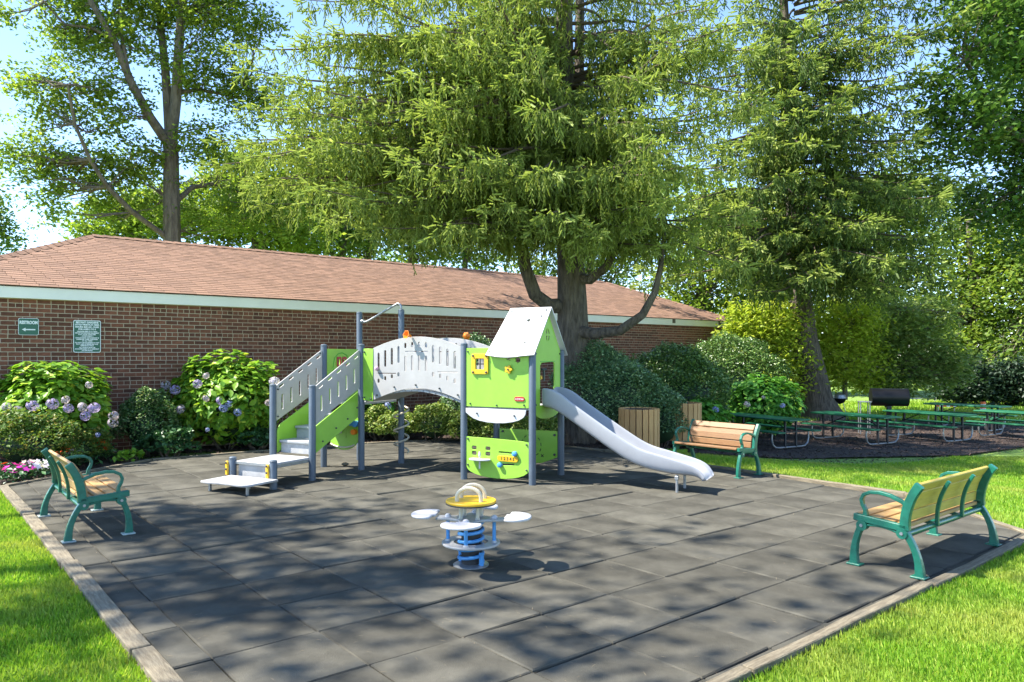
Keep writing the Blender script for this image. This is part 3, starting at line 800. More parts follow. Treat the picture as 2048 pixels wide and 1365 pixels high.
# short green panel and the arched bridge
curve_panel('side_panel', M['green'], [(UR + 0.05, 1.12), (UR + 0.05, 1.93), (-1.66, 1.93), (-1.66, 1.10)], [], 0.018, (0, -0.01, 0), (1, 0, 0))
bolts([(UR + 0.08, -0.022, 1.16), (UR + 0.08, -0.022, 1.88), (-1.69, -0.022, 1.14)], (0, -1, 0))
def arch(v, u0, u1, name):
    n = 18; topp, bot = [], []
    for k in range(n + 1):
        t = k / n; u = u0 + (u1 - u0) * t
        topp.append((u, 1.90 + 0.23 * math.sin(math.pi * (0.07 + 0.83 * t)) ** 0.9 - 0.02))
        bot.append((u, 1.11 + 0.215 * math.sin(math.pi * (0.02 + 0.9 * t))))
    ol = bot + topp[::-1]; hs = []
    W = u1 - u0
    def zt(u): t = (u - u0) / W; return 1.88 + 0.23 * math.sin(math.pi * (0.07 + 0.83 * t)) ** 0.9
    for k in range(12):
        u = u0 + 0.10 + k * (W - 0.2) / 11.0
        zc = zt(u)
        mid = 0.36 < (u - u0) / W < 0.66
        if mid: hs += [slot(u, zc - 0.12, 0.042, 0.09), slot(u, zc - 0.40, 0.042, 0.24)]
        else: hs += [slot(u, zc - 0.24, 0.042, 0.27), slot(u, zc - 0.55, 0.042, 0.075)]
    hs.append(slot(u0 + W * 0.51, zt(u0 + W * 0.51) - 0.225, 0.42, 0.018))
    hs.append(slot(u0 + W * 0.16, 1.545, 0.36, 0.018)); hs.append(slot(u0 + W * 0.86, 1.575, 0.36, 0.018))
    return curve_panel(name, M['grey'], ol, hs, 0.018, (0, v, 0), (1, 0, 0))
arch(0.0, -1.655, -0.055, 'bridge_panel'); arch(DV, -1.72, -0.055, 'bridge_panel')
bolts([(-1.58, -0.012, 1.20), (-1.25, -0.012, 1.335), (-0.85, -0.012, 1.375), (-0.42, -0.012, 1.33), (-0.1, -0.012, 1.24)], (0, -1, 0))
for k in range(16):
    t = (k + 0.5) / 16; u = -1.84 + 1.78 * t
    sl = 0.215 * math.pi * 0.9 / 1.6 * math.cos(math.pi * (0.02 + 0.9 * t))
    MB().box((u, DV / 2, 1.085 + 0.20 * math.sin(math.pi * (0.02 + 0.9 * t))), (0.105, DV - 0.03, 0.03), Matrix.Rotation(-math.atan(sl), 3, 'Y')).build('bridge_plank', M['deck'], ps, bevel=0.003)
# flower cups on the bridge rail
for (u, v, dv) in ((-0.93, -0.03, -1), (-0.55, DV + 0.03, 1)):
    c = Vector((u, v, 2.12)); m = MB()
    prof = [(0.022, 0.0), (0.028, 0.05), (0.07, 0.10), (0.062, 0.10), (0.022, 0.055)]
    q = MB().lathe(prof, 6); ax = Vector((-0.25, dv * 1.0, 0.25)).normalized(); rot = ax.to_track_quat('Z', 'Y').to_matrix()
    q.v = [tuple(rot @ Vector(p) + c) for p in q.v]
    q.build('flower_cup', M['orange'], ps)
MB().lathe([(0.004, -0.035), (0.03, -0.02), (0.036, 0), (0.03, 0.02), (0.004, 0.035)], 10, (-1.57, -0.04, 1.62)).build('ball', M['pink'], ps, smooth_=True)
# coil climber
mb = MB(); uu = UR + 0.12
mb.tube([(uu + 0.125 * math.cos(a), DV + 0.125 * math.sin(a) , 0.18 + 0.80 * a / (2 * math.pi * 3.4)) for a in [k * 2 * math.pi / 12 for k in range(41)]], 0.016, 7)
mb.build('coil_climber', M['cream'], ps, smooth_=True)

# tower panels
ol = [(0.05, 1.08), (0.05, 1.93), (0.52, 1.93), (TU - 0.05, 1.93), (TU - 0.05, 1.08)]
def star(cx, cy, r1, r2, n=5, ph=90):
    return [(cx + (r1 if k % 2 == 0 else r2) * math.cos(R(ph + 180 * k / n)), cy + (r1 if k % 2 == 0 else r2) * math.sin(R(ph + 180 * k / n))) for k in range(2 * n)]
def flower(cx, cy, r, n=5):
    return [(cx + r * (1 + 0.22 * math.cos(n * a)) * math.cos(a), cy + r * (1 + 0.22 * math.cos(n * a)) * math.sin(a)) for a in [2 * math.pi * k / 30 for k in range(30)]]
curve_panel('tower_panel', M['green'], ol, [rrect(0.15, 0.17, 0.01, 3)] and [[(x + 0.29, y + 1.70) for x, y in rrect(0.145, 0.16, 0.012, 3)], flower(0.755, 1.795, 0.042), [(x + 0.90, y + 1.76) for x, y in star(0, 0, 0.055, 0.035, 6)]], 0.018, (0, -0.012, 0), (1, 0, 0))
wf = curve_panel('window_frame', M['yellow'], [(x, y) for x, y in rrect(0.27, 0.29, 0.02, 3)], [rrect(0.15, 0.165, 0.012, 3)], 0.02, (0.29, -0.035, 1.70), (1, 0, 0))
m = MB(); m.box((0.29, -0.03, 1.70), (0.016, 0.012, 0.17)); m.box((0.29, -0.0285, 1.70), (0.15, 0.012, 0.016)); m.build('window_bars', M['black'], ps)
bolts([(0.29 + sx * 0.11, -0.045, 1.70 + sz * 0.12) for sx in (-1, 1) for sz in (-1, 1)], (0, -1, 0), 0.016)
curve_panel('flower_knob', M['yellow'], flower(0, 0, 0.05), [], 0.025, (0.765, -0.05, 1.625), (1, 0, 0))
bolts([(0.765, -0.062, 1.625), (0.08, -0.02, 1.88), (0.12, -0.02, 1.12), (0.56, -0.02, 1.105), (1.0, -0.02, 1.12)], (0, -1, 0), 0.013)
bd = curve_panel('badge', M['red'], slot(0, 0, 0.16, 0.062), [], 0.012, (0.93, -0.028, 1.205), (1, 0, 0))
o = obj('lettering', text_mesh('KOMPAN', 0.04, M['sign_white']), bd); o.matrix_local = Matrix.Translation((0.93, -0.0355, 1.203)) @ Matrix.Rotation(R(90), 4, 'X'); o.scale = (0.8, 0.8, 0.8)
# valance
ol = [(0.06, 1.05), (TU - 0.08, 1.05), (TU - 0.09, 0.99)] + [(0.56 + 0.46 * math.cos(a), 0.985 - 0.135 * math.sin(a)) for a in [k * math.pi / 10 for k in range(1, 10)]] + [(0.06, 0.99)]
curve_panel('valance', M['roofpanel'], ol, [], 0.016, (0, -0.04, 0), (1, 0, 0))
bolts([(0.25, -0.05, 0.98), (0.86, -0.05, 0.965)], (0, -1, 0), 0.013)
# lower play panel
ol = [(0.05, 0.20), (0.05, 0.63)] + [(0.05 + (TU - 0.1) * k / 10, 0.625 - 0.03 * (k / 10) ** 2) for k in range(1, 10)] + [(TU - 0.05, 0.59), (TU - 0.05, 0.17)] + [(0.56 + 0.5 * math.cos(a), 0.19 - 0.14 * math.sin(a)) for a in [k * math.pi / 12 for k in range(1, 12)]]
hs = [[(x + cx, y + cy) for x, y in rrect(0.085, hh, 0.02 if hh < 0.07 else 0.035, 3)] for cx in (0.185, 0.415) for cy, hh in ((0.475, 0.06), (0.395, 0.065))]
hs += [slot(0.72, 0.43, 0.26, 0.03, -0.02), slot(0.72, 0.26, 0.25, 0.03, 0.06)]
curve_panel('play_panel', M['green'], ol, hs, 0.018, (0, -0.012, 0), (1, 0, 0))
curve_panel('counter', M['roofpanel'], circ(0.31, -0.075, 0.17, 0.095, 20), [], 0.02, (0, 0, 0.315), (1, 0, 0), (0, 1, 0))
MB().lathe([(0.012, 0.18), (0.012, 0.36), (0.02, 0.365), (0.02, 0.40), (0.01, 0.43)], 8, (0.31, -0.08, 0)).build('counter_tap', M['white'], ps, smooth_=True)
nb = curve_panel('number_plate', M['yellow'], slot(0, 0, 0.33, 0.075, -0.02), [], 0.014, (0.745, -0.034, 0.345), (1, 0, 0))
o = obj('lettering', text_mesh('1 2 3 4 5', 0.062, M['black'], bold=0.001), nb); o.matrix_local = Matrix.Translation((0.745, -0.043, 0.345)) @ Matrix.Rotation(R(90), 4, 'X')
for (u, z) in ((0.86, 0.425), (0.62, 0.25)):
    MB().tube([(u, -0.01, z), (u, -0.06, z), (u, -0.07, z)], [0.034, 0.036, 0.02], 12).build('slider_knob', M['blue'], ps, smooth_=True)
bolts([(0.08, -0.02, 0.60), (0.08, -0.02, 0.22), (TU - 0.08, -0.02, 0.56), (TU - 0.08, -0.02, 0.20)], (0, -1, 0), 0.014)
# rear lower panel with printed game
curve_panel('play_panel', M['green'], [(0.06, 0.22), (0.06, 0.66), (TU - 0.06, 0.66), (TU - 0.06, 0.26), (0.8, 0.16), (0.45, 0.13)], [], 0.018, (0, TV, 0), (1, 0, 0))
m = MB()
for k in range(12):
    a0_, a1_ = R(30 * k), R(30 * k + 16); c = (0.62, TV - 0.0125, 0.42)
    m.tube([(c[0] + 0.17 * math.cos(a), c[1], c[2] + 0.17 * math.sin(a)) for a in (a0_, (a0_ + a1_) / 2, a1_)], 0.006, 5)
m.tube([(0.79, TV - 0.0125, 0.25), (0.83, TV - 0.0125, 0.29)], 0.006, 5); m.tube([(0.83, TV - 0.0125, 0.25), (0.79, TV - 0.0125, 0.29)], 0.006, 5)
m.build('printed_ring', M['black'], ps)
bolts([(0.12, TV - 0.015, 0.62), (TU - 0.1, TV - 0.015, 0.60), (TU - 0.1, TV - 0.015, 0.30)], (0, -1, 0), 0.02)
# slide side: gable panel with door opening and round window
ol = [(0.05, 1.0), (0.05, 1.90), (TV / 2, 2.47), (TV - 0.05, 1.90), (TV - 0.05, 1.0)] + [(TV / 2 + 0.42 * math.cos(a), 1.0 - 0.10 * math.sin(a)) for a in [k * math.pi / 8 for k in range(1, 8)]]
door = [(0.24, 1.10), (0.24, 1.68), (0.30, 1.72), (0.72, 1.735), (0.76, 1.70), (0.76, 1.10)]
wins = []
for sx in (-1, 1):
    for sz in (-1, 1):
        wins.append([(TV / 2 + sx * 0.012, 2.13 + sz * 0.012), (TV / 2 + sx * 0.075, 2.13 + sz * 0.012), (TV / 2 + sx * 0.055, 2.13 + sz * 0.07), (TV / 2 + sx * 0.012, 2.13 + sz * 0.105)])
curve_panel('gable_panel', M['green'], ol, [door] + wins, 0.018, (TU, 0, 0), (0, 1, 0))
MB().box((TU + 0.012, 0.5, 1.735), (0.012, 0.5, 0.012)).build('door_trim', M['green_dark'], ps)
m = MB(); m.tube([(TU - 0.05, 0.42, 1.62), (TU - 0.05, 0.58, 1.62)], 0.016, 8); m.tube([(TU - 0.05, 0.50, 1.62), (TU - 0.05, 0.50, 1.45)], 0.016, 8); m.build('grip', M['bolt'], ps, smooth_=True)
m = MB(); m.tube([(TU - 0.06, 0.44, 1.50), (TU - 0.13, 0.44, 1.50)], 0.03, 8); m.build('grip_knob', M['yellow'], ps, smooth_=True)
bolts([(TU + 0.012, v, z) for v, z in ((0.08, 1.12), (0.94, 1.12), (0.08, 1.85), (0.94, 1.85))], (1, 0, 0))
# roof: two boards leaning together over the right half
def roof_board(side):
    v0, vr = (-0.09, TV / 2) if side < 0 else (TV + 0.09, TV / 2)
    d = Vector((0, vr - v0, 2.53 - 1.83)); L_ = d.length
    ol = [(0.42, 0.0)] + [(0.42 + 0.68 * k / 8, -0.045 * math.sin(math.pi * k / 8)) for k in range(1, 8)] + [(1.10 + 0.09, 0.0), (1.19, L_), (0.52, L_)]
    hs = [star(0.90, L_ * 0.72, 0.05, 0.026, 5, 80)] if side < 0 else []
    if side > 0: hs = []
    o = curve_panel('roof_board', M['roofpanel'], ol, hs, 0.02, (0, v0, 1.83), (1, 0, 0), d)
    return o
roof_board(-1); roof_board(1)
ax = Vector((0, -0.70, 0.60)).normalized(); dd = Vector((0, 0.60, 0.70)).normalized()
bolts([Vector((0, -0.09, 1.83)) + Vector((u, 0, 0)) + dd * s + ax * 0.01 for u, s in ((0.47, 0.05), (0.56, 0.86), (1.13, 0.86), (1.08, 0.74), (0.98, 0.22))], ax, 0.014)
# slide: U-section swept down
prof = [(1.10, 1.10), (1.20, 1.10), (1.32, 1.07), (1.48, 0.98), (1.70, 0.84), (1.95, 0.68), (2.20, 0.525), (2.42, 0.40), (2.62, 0.325), (2.85, 0.28), (3.10, 0.262), (3.28, 0.262), (3.38, 0.245), (3.44, 0.20), (3.45, 0.17)]
def section(hh):
    w = 0.235
    inner = [(-w - 0.005, hh), (-w + 0.0, hh * 0.55), (-w + 0.025, 0.05), (-w + 0.075, 0.008), (0, 0), (w - 0.075, 0.008), (w - 0.025, 0.05), (w, hh * 0.55), (w + 0.005, hh)]
    outer = [(w + 0.02, hh + 0.014), (w + 0.035, hh), (w + 0.027, hh * 0.5), (w + 0.005, 0.0), (w - 0.06, -0.03), (0, -0.035), (-w + 0.06, -0.03), (-w - 0.005, 0.0), (-w - 0.027, hh * 0.5), (-w - 0.035, hh), (-w - 0.02, hh + 0.014)]
    return inner + outer
m = MB(); ns = len(section(0.1)); nP = len(prof); vc = 0.51
for i, (u, z) in enumerate(prof):
    t = Vector((prof[min(i + 1, nP - 1)][0] - prof[max(i - 1, 0)][0], 0, prof[min(i + 1, nP - 1)][1] - prof[max(i - 1, 0)][1])).normalized()
    nrm = Vector((-t.z, 0, t.x))
    hh = 0.25 if i < 3 else (0.21 if i < 10 else (0.17 if i < 11 else (0.13 if i < 12 else (0.09 if i < 13 else 0.045))))
    for (y, s) in section(hh):
        p = Vector((u, vc + y, z)) + nrm * s
        m.v.append(tuple(p))
for i in range(nP - 1):
    for k in range(ns):
        k2 = (k + 1) % ns; m.f.append((i * ns + k, i * ns + k2, (i + 1) * ns + k2, (i + 1) * ns + k))
m.f.append(tuple(range(ns))); m.f.append(tuple((nP - 1) * ns + k for k in range(ns - 1, -1, -1)))
sld = m.build('slide', M['slide'], ps, smooth_=True)
sub = sld.modifiers.new('s', 'SUBSURF'); sub.levels = 1; sub.render_levels = 2
for v in (0.30, 0.72):
    MB().tube([(3.10, v, -0.02), (3.10, v, 0.10), (3.10, v, 0.24)], [0.019, 0.019, 0.019], 10).build('slide_leg', M['metal'], ps, smooth_=True)
    MB().box((3.10, v, 0.20), (0.05, 0.05, 0.05)).build('leg_bracket', M['metal'], ps, bevel=0.004)

# ================================================================== SPRING RIDER
c = gp(942, 1131)
sr = thing('spring_rider', 'four seat spring rider with yellow table disc and blue coil spring', 'spring rider', c, R(-9))
MB().lathe([(0.155, 0.0), (0.155, 0.012), (0.13, 0.022), (0.02, 0.024)], 28).build('base_plate', M['metal'], sr, smooth_=True)
mb = MB(); mb.tube([((0.105) * math.cos(a), 0.105 * math.sin(a), 0.035 + 0.345 * a / (2 * math.pi * 5)) for a in [k * 2 * math.pi / 16 for k in range(81)]], 0.0155, 8)
mb.build('spring', M['blue'], sr, smooth_=True)
MB().lathe([(0.084, 0.02), (0.084, 0.39)], 18).build('spring_core', M['black'], sr, smooth_=True)
for a in (150, 330):
    MB().box((0.12 * math.cos(R(a)), 0.12 * math.sin(R(a)), 0.07), (0.035, 0.035, 0.12), Matrix.Rotation(R(a), 3, 'Z')).build('spring_clamp', M['blue'], sr, bevel=0.006)
curve_panel('foot_ring', M['grey'], circ(0, 0, 0.25, n=36), [circ(0, 0, 0.15, n=28)], 0.02, (0, 0, 0.20), (1, 0, 0), (0, 1, 0), parent=sr)
# cross-shaped carrier plate with concave sides
ol = []
for k in range(4):
    a = R(90 * k)
    def rot(x, y): return (x * math.cos(a) - y * math.sin(a), x * math.sin(a) + y * math.cos(a))
    ol += [rot(0.30, -0.05), rot(0.30, 0.05), rot(0.20, 0.055), rot(0.14, 0.075), rot(0.095, 0.095), rot(0.075, 0.14), rot(0.055, 0.20)]
curve_panel('carrier_plate', M['grey'], ol, [], 0.022, (0, 0, 0.405), (1, 0, 0), (0, 1, 0), parent=sr)
for k in range(4):
    a = 90 * k; ca, sa = math.cos(R(a)), math.sin(R(a))
    pts = [(0.015 + 0.14 * math.cos(R(t)), 0.165 * math.sin(R(t))) for t in range(-118, 119, 12)]
    pts = pts + [(-0.035, 0.06), (-0.06, 0.055), (-0.06, -0.055), (-0.035, -0.06)]
    curve_panel('seat', M['white'], pts, [], 0.022, (0.37 * ca, 0.37 * sa, 0.432), (ca, sa, 0), (-sa, ca, 0), parent=sr, bev=0.005)
    MB().tube([(0.205 * ca, 0.205 * sa, 0.205), (0.205 * ca, 0.205 * sa, 0.40)], 0.016, 10).build('strut', M['blue'], sr, smooth_=True)
    MB().lathe([(0.024, 0), (0.024, 0.012), (0.012, 0.02)], 10, (0.205 * ca, 0.205 * sa, 0.208)).build('strut_foot', M['white'], sr, smooth_=True)
    MB().lathe([(0.03, 0.415), (0.028, 0.43), (0.014, 0.443)], 10, (0.205 * ca, 0.205 * sa, 0)).build('bolt_cap', M['white'], sr, smooth_=True)
    b = 45 + a
    MB().lathe([(0.024, 0.415), (0.017, 0.43), (0.015, 0.50), (0.022, 0.545)], 10, (0.105 * math.cos(R(b)), 0.105 * math.sin(R(b)), 0)).build('table_post', M['cream'], sr, smooth_=True)
curve_panel('table_disc', M['yellow'], circ(0, 0, 0.215, n=36), [], 0.022, (0, 0, 0.558), (1, 0, 0), (0, 1, 0), parent=sr)
curve_panel('table_rim', M['black'], circ(0, 0, 0.217, n=36), [], 0.012, (0, 0, 0.5425), (1, 0, 0), (0, 1, 0), parent=sr)
for y in (-0.085, 0.085):
    m = MB(); m.tube([(-0.105, y, 0.565)] + [(-0.105 * math.cos(R(t)), y, 0.60 + 0.085 * math.sin(R(t))) for t in range(0, 181, 15)] + [(0.105, y, 0.565)], 0.018, 8)
    m.build('handle', M['cream'], sr, smooth_=True)

# ================================================================== BENCHES
def bench(label, loc, front, length, slat, worn):
    rz = math.atan2(-front[0], front[1])
    t = thing('bench', label, 'bench', loc, rz, None)
    X = Vector((1, 0, 0)); hl = length / 2
    def arc(p0, p1, bulge, n=8):
        p0, p1 = Vector((0, *p0)), Vector((0, *p1)); d = p1 - p0; nrm = Vector((0, -d.z, d.y)).normalized(); return [p0 + d * (k / n) + nrm * (bulge * 4 * (k / n) * (1 - k / n)) for k in range(n + 1)]
    for s in (-1, 1):
        x = Vector((s * hl, 0, 0))
        m = MB()
        m.ribbon([p + x for p in arc((0.27, 0.42), (-0.17, 0.385), 0.0, 4)], 0.06, 0.05)                      # seat rail
        m.ribbon([p + x for p in arc((0.20, 0.35), (-0.13, 0.33), -0.03, 8)], 0.022, 0.035)                   # hanging brace
        m.ribbon([p + x for p in arc((-0.155, 0.37), (-0.275, 0.76), -0.035, 10)], [0.085, 0.078, 0.075, 0.075, 0.075, 0.074, 0.072, 0.07, 0.07, 0.072, 0.076], 0.05)   # back post
        sf = m.build('side_frame', M['bench_green'], t, bevel=0.006)
        m = MB(); m.ribbon([p + x for p in arc((0.265, 0.0), (0.195, 0.37), -0.03, 8)], [0.075, 0.07, 0.062, 0.056, 0.052, 0.05, 0.05, 0.052, 0.055], 0.05)
        lg = m.build('leg', M['bench_green'], t, bevel=0.006)
        MB().box((s * hl, 0.262, 0.008), (0.10, 0.12, 0.016)).build('foot', M['foot_worn'] if worn else M['bench_green'], lg, bevel=0.004)
        m = MB(); m.ribbon([p + x for p in arc((-0.275, 0.0), (-0.145, 0.37), 0.035, 8)], [0.075, 0.07, 0.062, 0.056, 0.052, 0.05, 0.05, 0.052, 0.055], 0.05)
        lg = m.build('leg', M['bench_green'], t, bevel=0.006)
        MB().box((s * hl, -0.27, 0.008), (0.10, 0.12, 0.016)).build('foot', M['foot_worn'] if worn else M['bench_green'], lg, bevel=0.004)
        for (y, z) in ((0.195, 0.355), (-0.14, 0.345)):
            m = MB(); m.tube([(s * (hl - 0.028), y, z), (s * (hl + 0.034), y, z)], 0.045, 16)
            j = m.build('joint', M['bench_green'], t, smooth_=True)
            MB().tube([(s * (hl + 0.034), y, z), (s * (hl + 0.04), y, z)], 0.014, 10).build('joint_bolt', M['metal'], j, smooth_=True)
        pts = [(-0.205, 0.56), (-0.13, 0.605), (-0.04, 0.640), (0.05, 0.655), (0.13, 0.648), (0.185, 0.62), (0.205, 0.575), (0.195, 0.53), (0.172, 0.49), (0.168, 0.45), (0.175, 0.43)]
        m = MB(); m.ribbon([Vector((s * hl, y, z)) for y, z in pts], [0.03] * 9 + [0.04, 0.05], 0.042)
        m.build('armrest', M['bench_green'], t, bevel=0.005)
    MB().tube([(-hl, -0.155, 0.335), (hl, -0.155, 0.335)], 0.026, 10).build('stretcher', M['bench_green'], t, smooth_=True)
    nst = 2
    for k in range(nst):
        x = Vector((-hl + length * (k + 1) / (nst + 1), 0, 0))
        m = MB(); m.ribbon([p + x + Vector((0, -0.028, 0)) for p in arc((-0.165, 0.335), (-0.262, 0.735), -0.035, 9)], 0.03, 0.032)
        m.build('back_strap', M['bench_green'], t, bevel=0.004)
        m = MB(); m.ribbon([x + Vector((0, y, z)) for y, z in ((0.24, 0.392), (0.0, 0.380), (-0.165, 0.345))], 0.03, 0.032); m.build('seat_strap', M['bench_green'], t, bevel=0.004)
    for k in range(4):
        y = 0.235 - k * 0.108
        o = MB().box((0, 0, 0), (length - 0.052, 0.098, 0.032)).build('seat_slat', M['slat_b' if slat == 'slat_b' else 'slat'], t, bevel=0.006)
        o.location = (0, y, 0.425 - 0.012 * k); o.rotation_euler = (R(2.5), 0, 0)
    bp = arc((-0.135, 0.40), (-0.262, 0.765), -0.035, 20)
    for k in range(4):
        i = 1 + round((k + 0.5) * 19 / 4 - 0.5); p = bp[i]; d = bp[min(i + 1, 20)] - bp[i - 1]
        o = MB().box((0, 0, 0), (length - 0.052, 0.030, 0.088 if k < 3 else 0.094)).build('back_slat', M[slat], t, bevel=0.006)
        o.location = p + Vector((0, 0.022, 0)); o.rotation_euler = (math.atan2(-d.y, d.z), 0, 0)
    return t
# right bench (seen from behind)
r1, r2, f1 = gp(1832, 1155), gp(1995, 1092), gp(1713, 1125)
fr = B.copy(); mid = (r1 + r2) / 2 + fr * 0.272
bench('green cast iron bench with yellowed slats seen from behind at the right edge', mid, fr, 1.68, 'slat_y', False)
r1, f1 = gp(140, 1083), gp(256, 1070)
fr = A.copy(); mid = (r1 + f1) / 2 + B * 0.76
bench('green cast iron bench with tan slats seen side on beside the left timber edging', mid, fr, 1.52, 'slat', True)
fr = -A; f1 = gp(1477, 957)
mid = f1 + A * 0.265 + B * 0.60
bench('green cast iron bench with brown slats near the lower end of the slide', mid, fr, 1.2, 'slat_b', False)

# ================================================================== LITTER BINS
def bin_(label, c, dia, h):
    t = thing('litter_bin', label, 'litter bin', c, R(random.uniform(0, 30)), 'slatted wooden litter bins')
    n = 20; r = dia / 2
    MB().lathe([(r - 0.045, 0.02), (r - 0.045, h - 0.03)], 24).build('liner', M['black'], t, smooth_=True)
    for k in range(n):
        a = 2 * math.pi * k / n
        o = MB().box((0, 0, 0), (0.03, 2 * math.pi * r / n - 0.014, h)).build('slat', M['cedar'], t, bevel=0.005)
        o.location = (r * math.cos(a), r * math.sin(a), h / 2 + 0.02); o.rotation_euler = (0, 0, a)
    m = MB(); m.tube([((r - 0.03) * math.cos(2 * math.pi * k / 24), (r - 0.03) * math.sin(2 * math.pi * k / 24), h - 0.02) for k in range(24)], 0.018, 6, closed=True); m.build('rim', M['black'], t, smooth_=True)
    return t
b1 = gp(1278, 903); bin_('slatted cedar litter bin just behind the slide', b1, 0.74, 0.80)
b2 = gp(1366, 882); bin_('slatted cedar litter bin half hidden by the shrub beside the far bench', b2, 0.74, 0.80)

# ================================================================== PICNIC TABLES
def picnic(label, loc, rz, L_=2.0, s=1.0):
    t = thing('picnic_table', label, 'picnic table', loc, rz, 'green picnic tables on the bark ground'); t.scale = (s, s, s)
    HT, HS = 0.74, 0.44
    o = MB().box((0, 0, HT), (L_, 0.76, 0.045)).build('table_top', M['table_green'], t, bevel=0.012)
    for sy in (-1, 1):
        MB().box((0, sy * 0.66, HS), (L_, 0.26, 0.04)).build('bench_seat', M['table_green'], t, bevel=0.01)
    for sx in (-1, 1):
        x = sx * (L_ / 2 - 0.32)
        m = MB(); w = 0.66
        pts = [(x, -w, HS - 0.02), (x, -w - 0.02, 0.26), (x, -w + 0.02, 0.11), (x, -w + 0.12, 0.035), (x, -w + 0.26, 0.022), (x, 0, 0.022), (x, w - 0.26, 0.022), (x, w - 0.12, 0.035), (x, w - 0.02, 0.11), (x, w + 0.02, 0.26), (x, w, HS - 0.02)]
        m.tube(pts, 0.021, 8); m.build('runner', M['metal'], t, smooth_=True)
        for sy in (-1, 1):
            MB().box((x, sy * 0.20, (HT - 0.02) / 2 + 0.01), (0.05, 0.05, HT - 0.04)).build('leg', M['black'], t, bevel=0.004)
        MB().tube([(x, 0, 0.42), (x * 0.25, 0, HT - 0.03)], 0.014, 6).build('brace', M['black'], t, smooth_=True)
        MB().box((x, 0, HS - 0.03), (0.04, 1.36, 0.03)).build('cross_bar', M['black'], t)
    return t
def picnic_from(px, py, ang, label, s=1.0, L_=2.0):
    """near frame foot midpoint at pixel; long axis direction"""
    p = gpg(px, py); d = Vector((math.cos(ang), math.sin(ang), 0))
    c = p - d * (L_ / 2 - 0.32) * s
    return picnic(label, (c.x, c.y, G(c.x, c.y)), ang, L_, s)
picnic_from(1581, 896, R(-62), 'long green picnic table nearest the far bench', 0.86, 2.5)
picnic_from(1765, 889, R(-62), 'green picnic table in front of the leaning spruce trunk', 0.86, 2.4)
picnic_from(1916, 883, R(-62), 'green picnic table in front of the black barrel grill', 0.86, 2.4)
picnic_from(1990, 862, R(-55), 'green picnic table farthest back by the pale path', 0.9, 2.3)
picnic_from(2082, 880, R(-60), 'green picnic table cut by the right edge of the picture', 0.86, 2.0)

# ================================================================== BARREL GRILL
g = gpg(1778, 868); g.z = G(g.x, g.y)
gr = thing('barrel_grill', 'black barrel barbecue grill on a post among the picnic tables', 'grill', g, R(-14))
kz = 1.0
def px_h(py): return H - (py - CY) / F * g.y - g.z
zc = px_h(795)
hw = 0.5 * 68 / F * g.y
MB().box((0, 0, zc / 2), (0.11, 0.11, zc)).build('grill_post', M['black'], gr, bevel=0.006)
m = MB(); m.tube([(-hw, 0, zc), (hw, 0, zc)], 0.235, 20); m.build('barrel', M['grill_black'], gr, smooth_=True)
m = MB(); m.box((0, 0.16, zc + 0.10), (hw * 1.9, 0.16, 0.14)); m.build('lid_box', M['grill_black'], gr, bevel=0.03)
m = MB(); m.tube([(hw, 0, zc), (hw + 0.012, 0, zc)], 0.165, 18); m.build('end_plate', M['cream'], gr, smooth_=True)
m = MB(); m.tube([(hw, -0.05, zc - 0.02), (hw + 0.32, -0.05, zc - 0.02)], 0.012, 6); m.build('handle', M['metal'], gr, smooth_=True)
m = MB(); m.box((-hw - 0.16, -0.05, zc - 0.12), (0.3, 0.32, 0.02))
for sx in (-0.28, -0.05):
    for sy in (-0.18, 0.08): m.tube([(-hw + sx, sy, zc - 0.12), (-hw + sx, sy, 0)], 0.014, 6)
m.build('side_shelf', M['metal'], gr)
# kettle grill half hidden by the trunk
g2 = gpg(1679, 832); g2.z = G(g2.x, g2.y)
t = thing('kettle_grill', 'small black kettle grill with pale lid behind the leaning trunk', 'grill', g2); t.scale = (0.8, 0.8, 0.8)
MB().lathe([(0.02, 0.50), (0.20, 0.58), (0.27, 0.72), (0.27, 0.76)], 16).build('bowl', M['grill_black'], t, smooth_=True)
MB().lathe([(0.28, 0.76), (0.24, 0.90), (0.12, 0.98), (0.02, 1.0)], 16).build('lid', M['metal'], t, smooth_=True)
for a in (90, 210, 330):
    MB().tube([(0.14 * math.cos(R(a)), 0.14 * math.sin(R(a)), 0.6), (0.27 * math.cos(R(a)), 0.27 * math.sin(R(a)), 0.0)], 0.014, 6).build('leg', M['metal'], t)
# far road works barrels
M['barrel_o'] = mat('barrel_orange', (0.80, 0.14, 0.02), 0.5)
for i, (px, py, lb) in enumerate(((1893, 828, 'orange and white striped barrier board far off by the path'), (1966, 829, 'orange and white traffic drum far off by the path'))):
    p = gpg(px, py - 3); t = thing('traffic_drum' if i else 'barrier_board', lb, 'traffic drum' if i else 'barrier', p); t.scale = (0.42, 0.42, 0.42)
    if i:
        for k in range(5): MB().lathe([(0.25 - k * 0.01, k * 0.19), (0.24 - k * 0.01, k * 0.19 + 0.188)], 14).build('band', M['barrel_o'] if k % 2 == 0 else M['sign_white'], t, smooth_=True)
    else:
        for k in range(6): MB().box((-0.75 + k * 0.3, 0, 0.62), (0.298, 0.03, 0.28)).build('band', M['barrel_o'] if k % 2 == 0 else M['sign_white'], t)
        for k in (-0.7, 0.7): MB().box((k, 0.03, 0.4), (0.06, 0.03, 0.8)).build('leg', M['metal'], t)

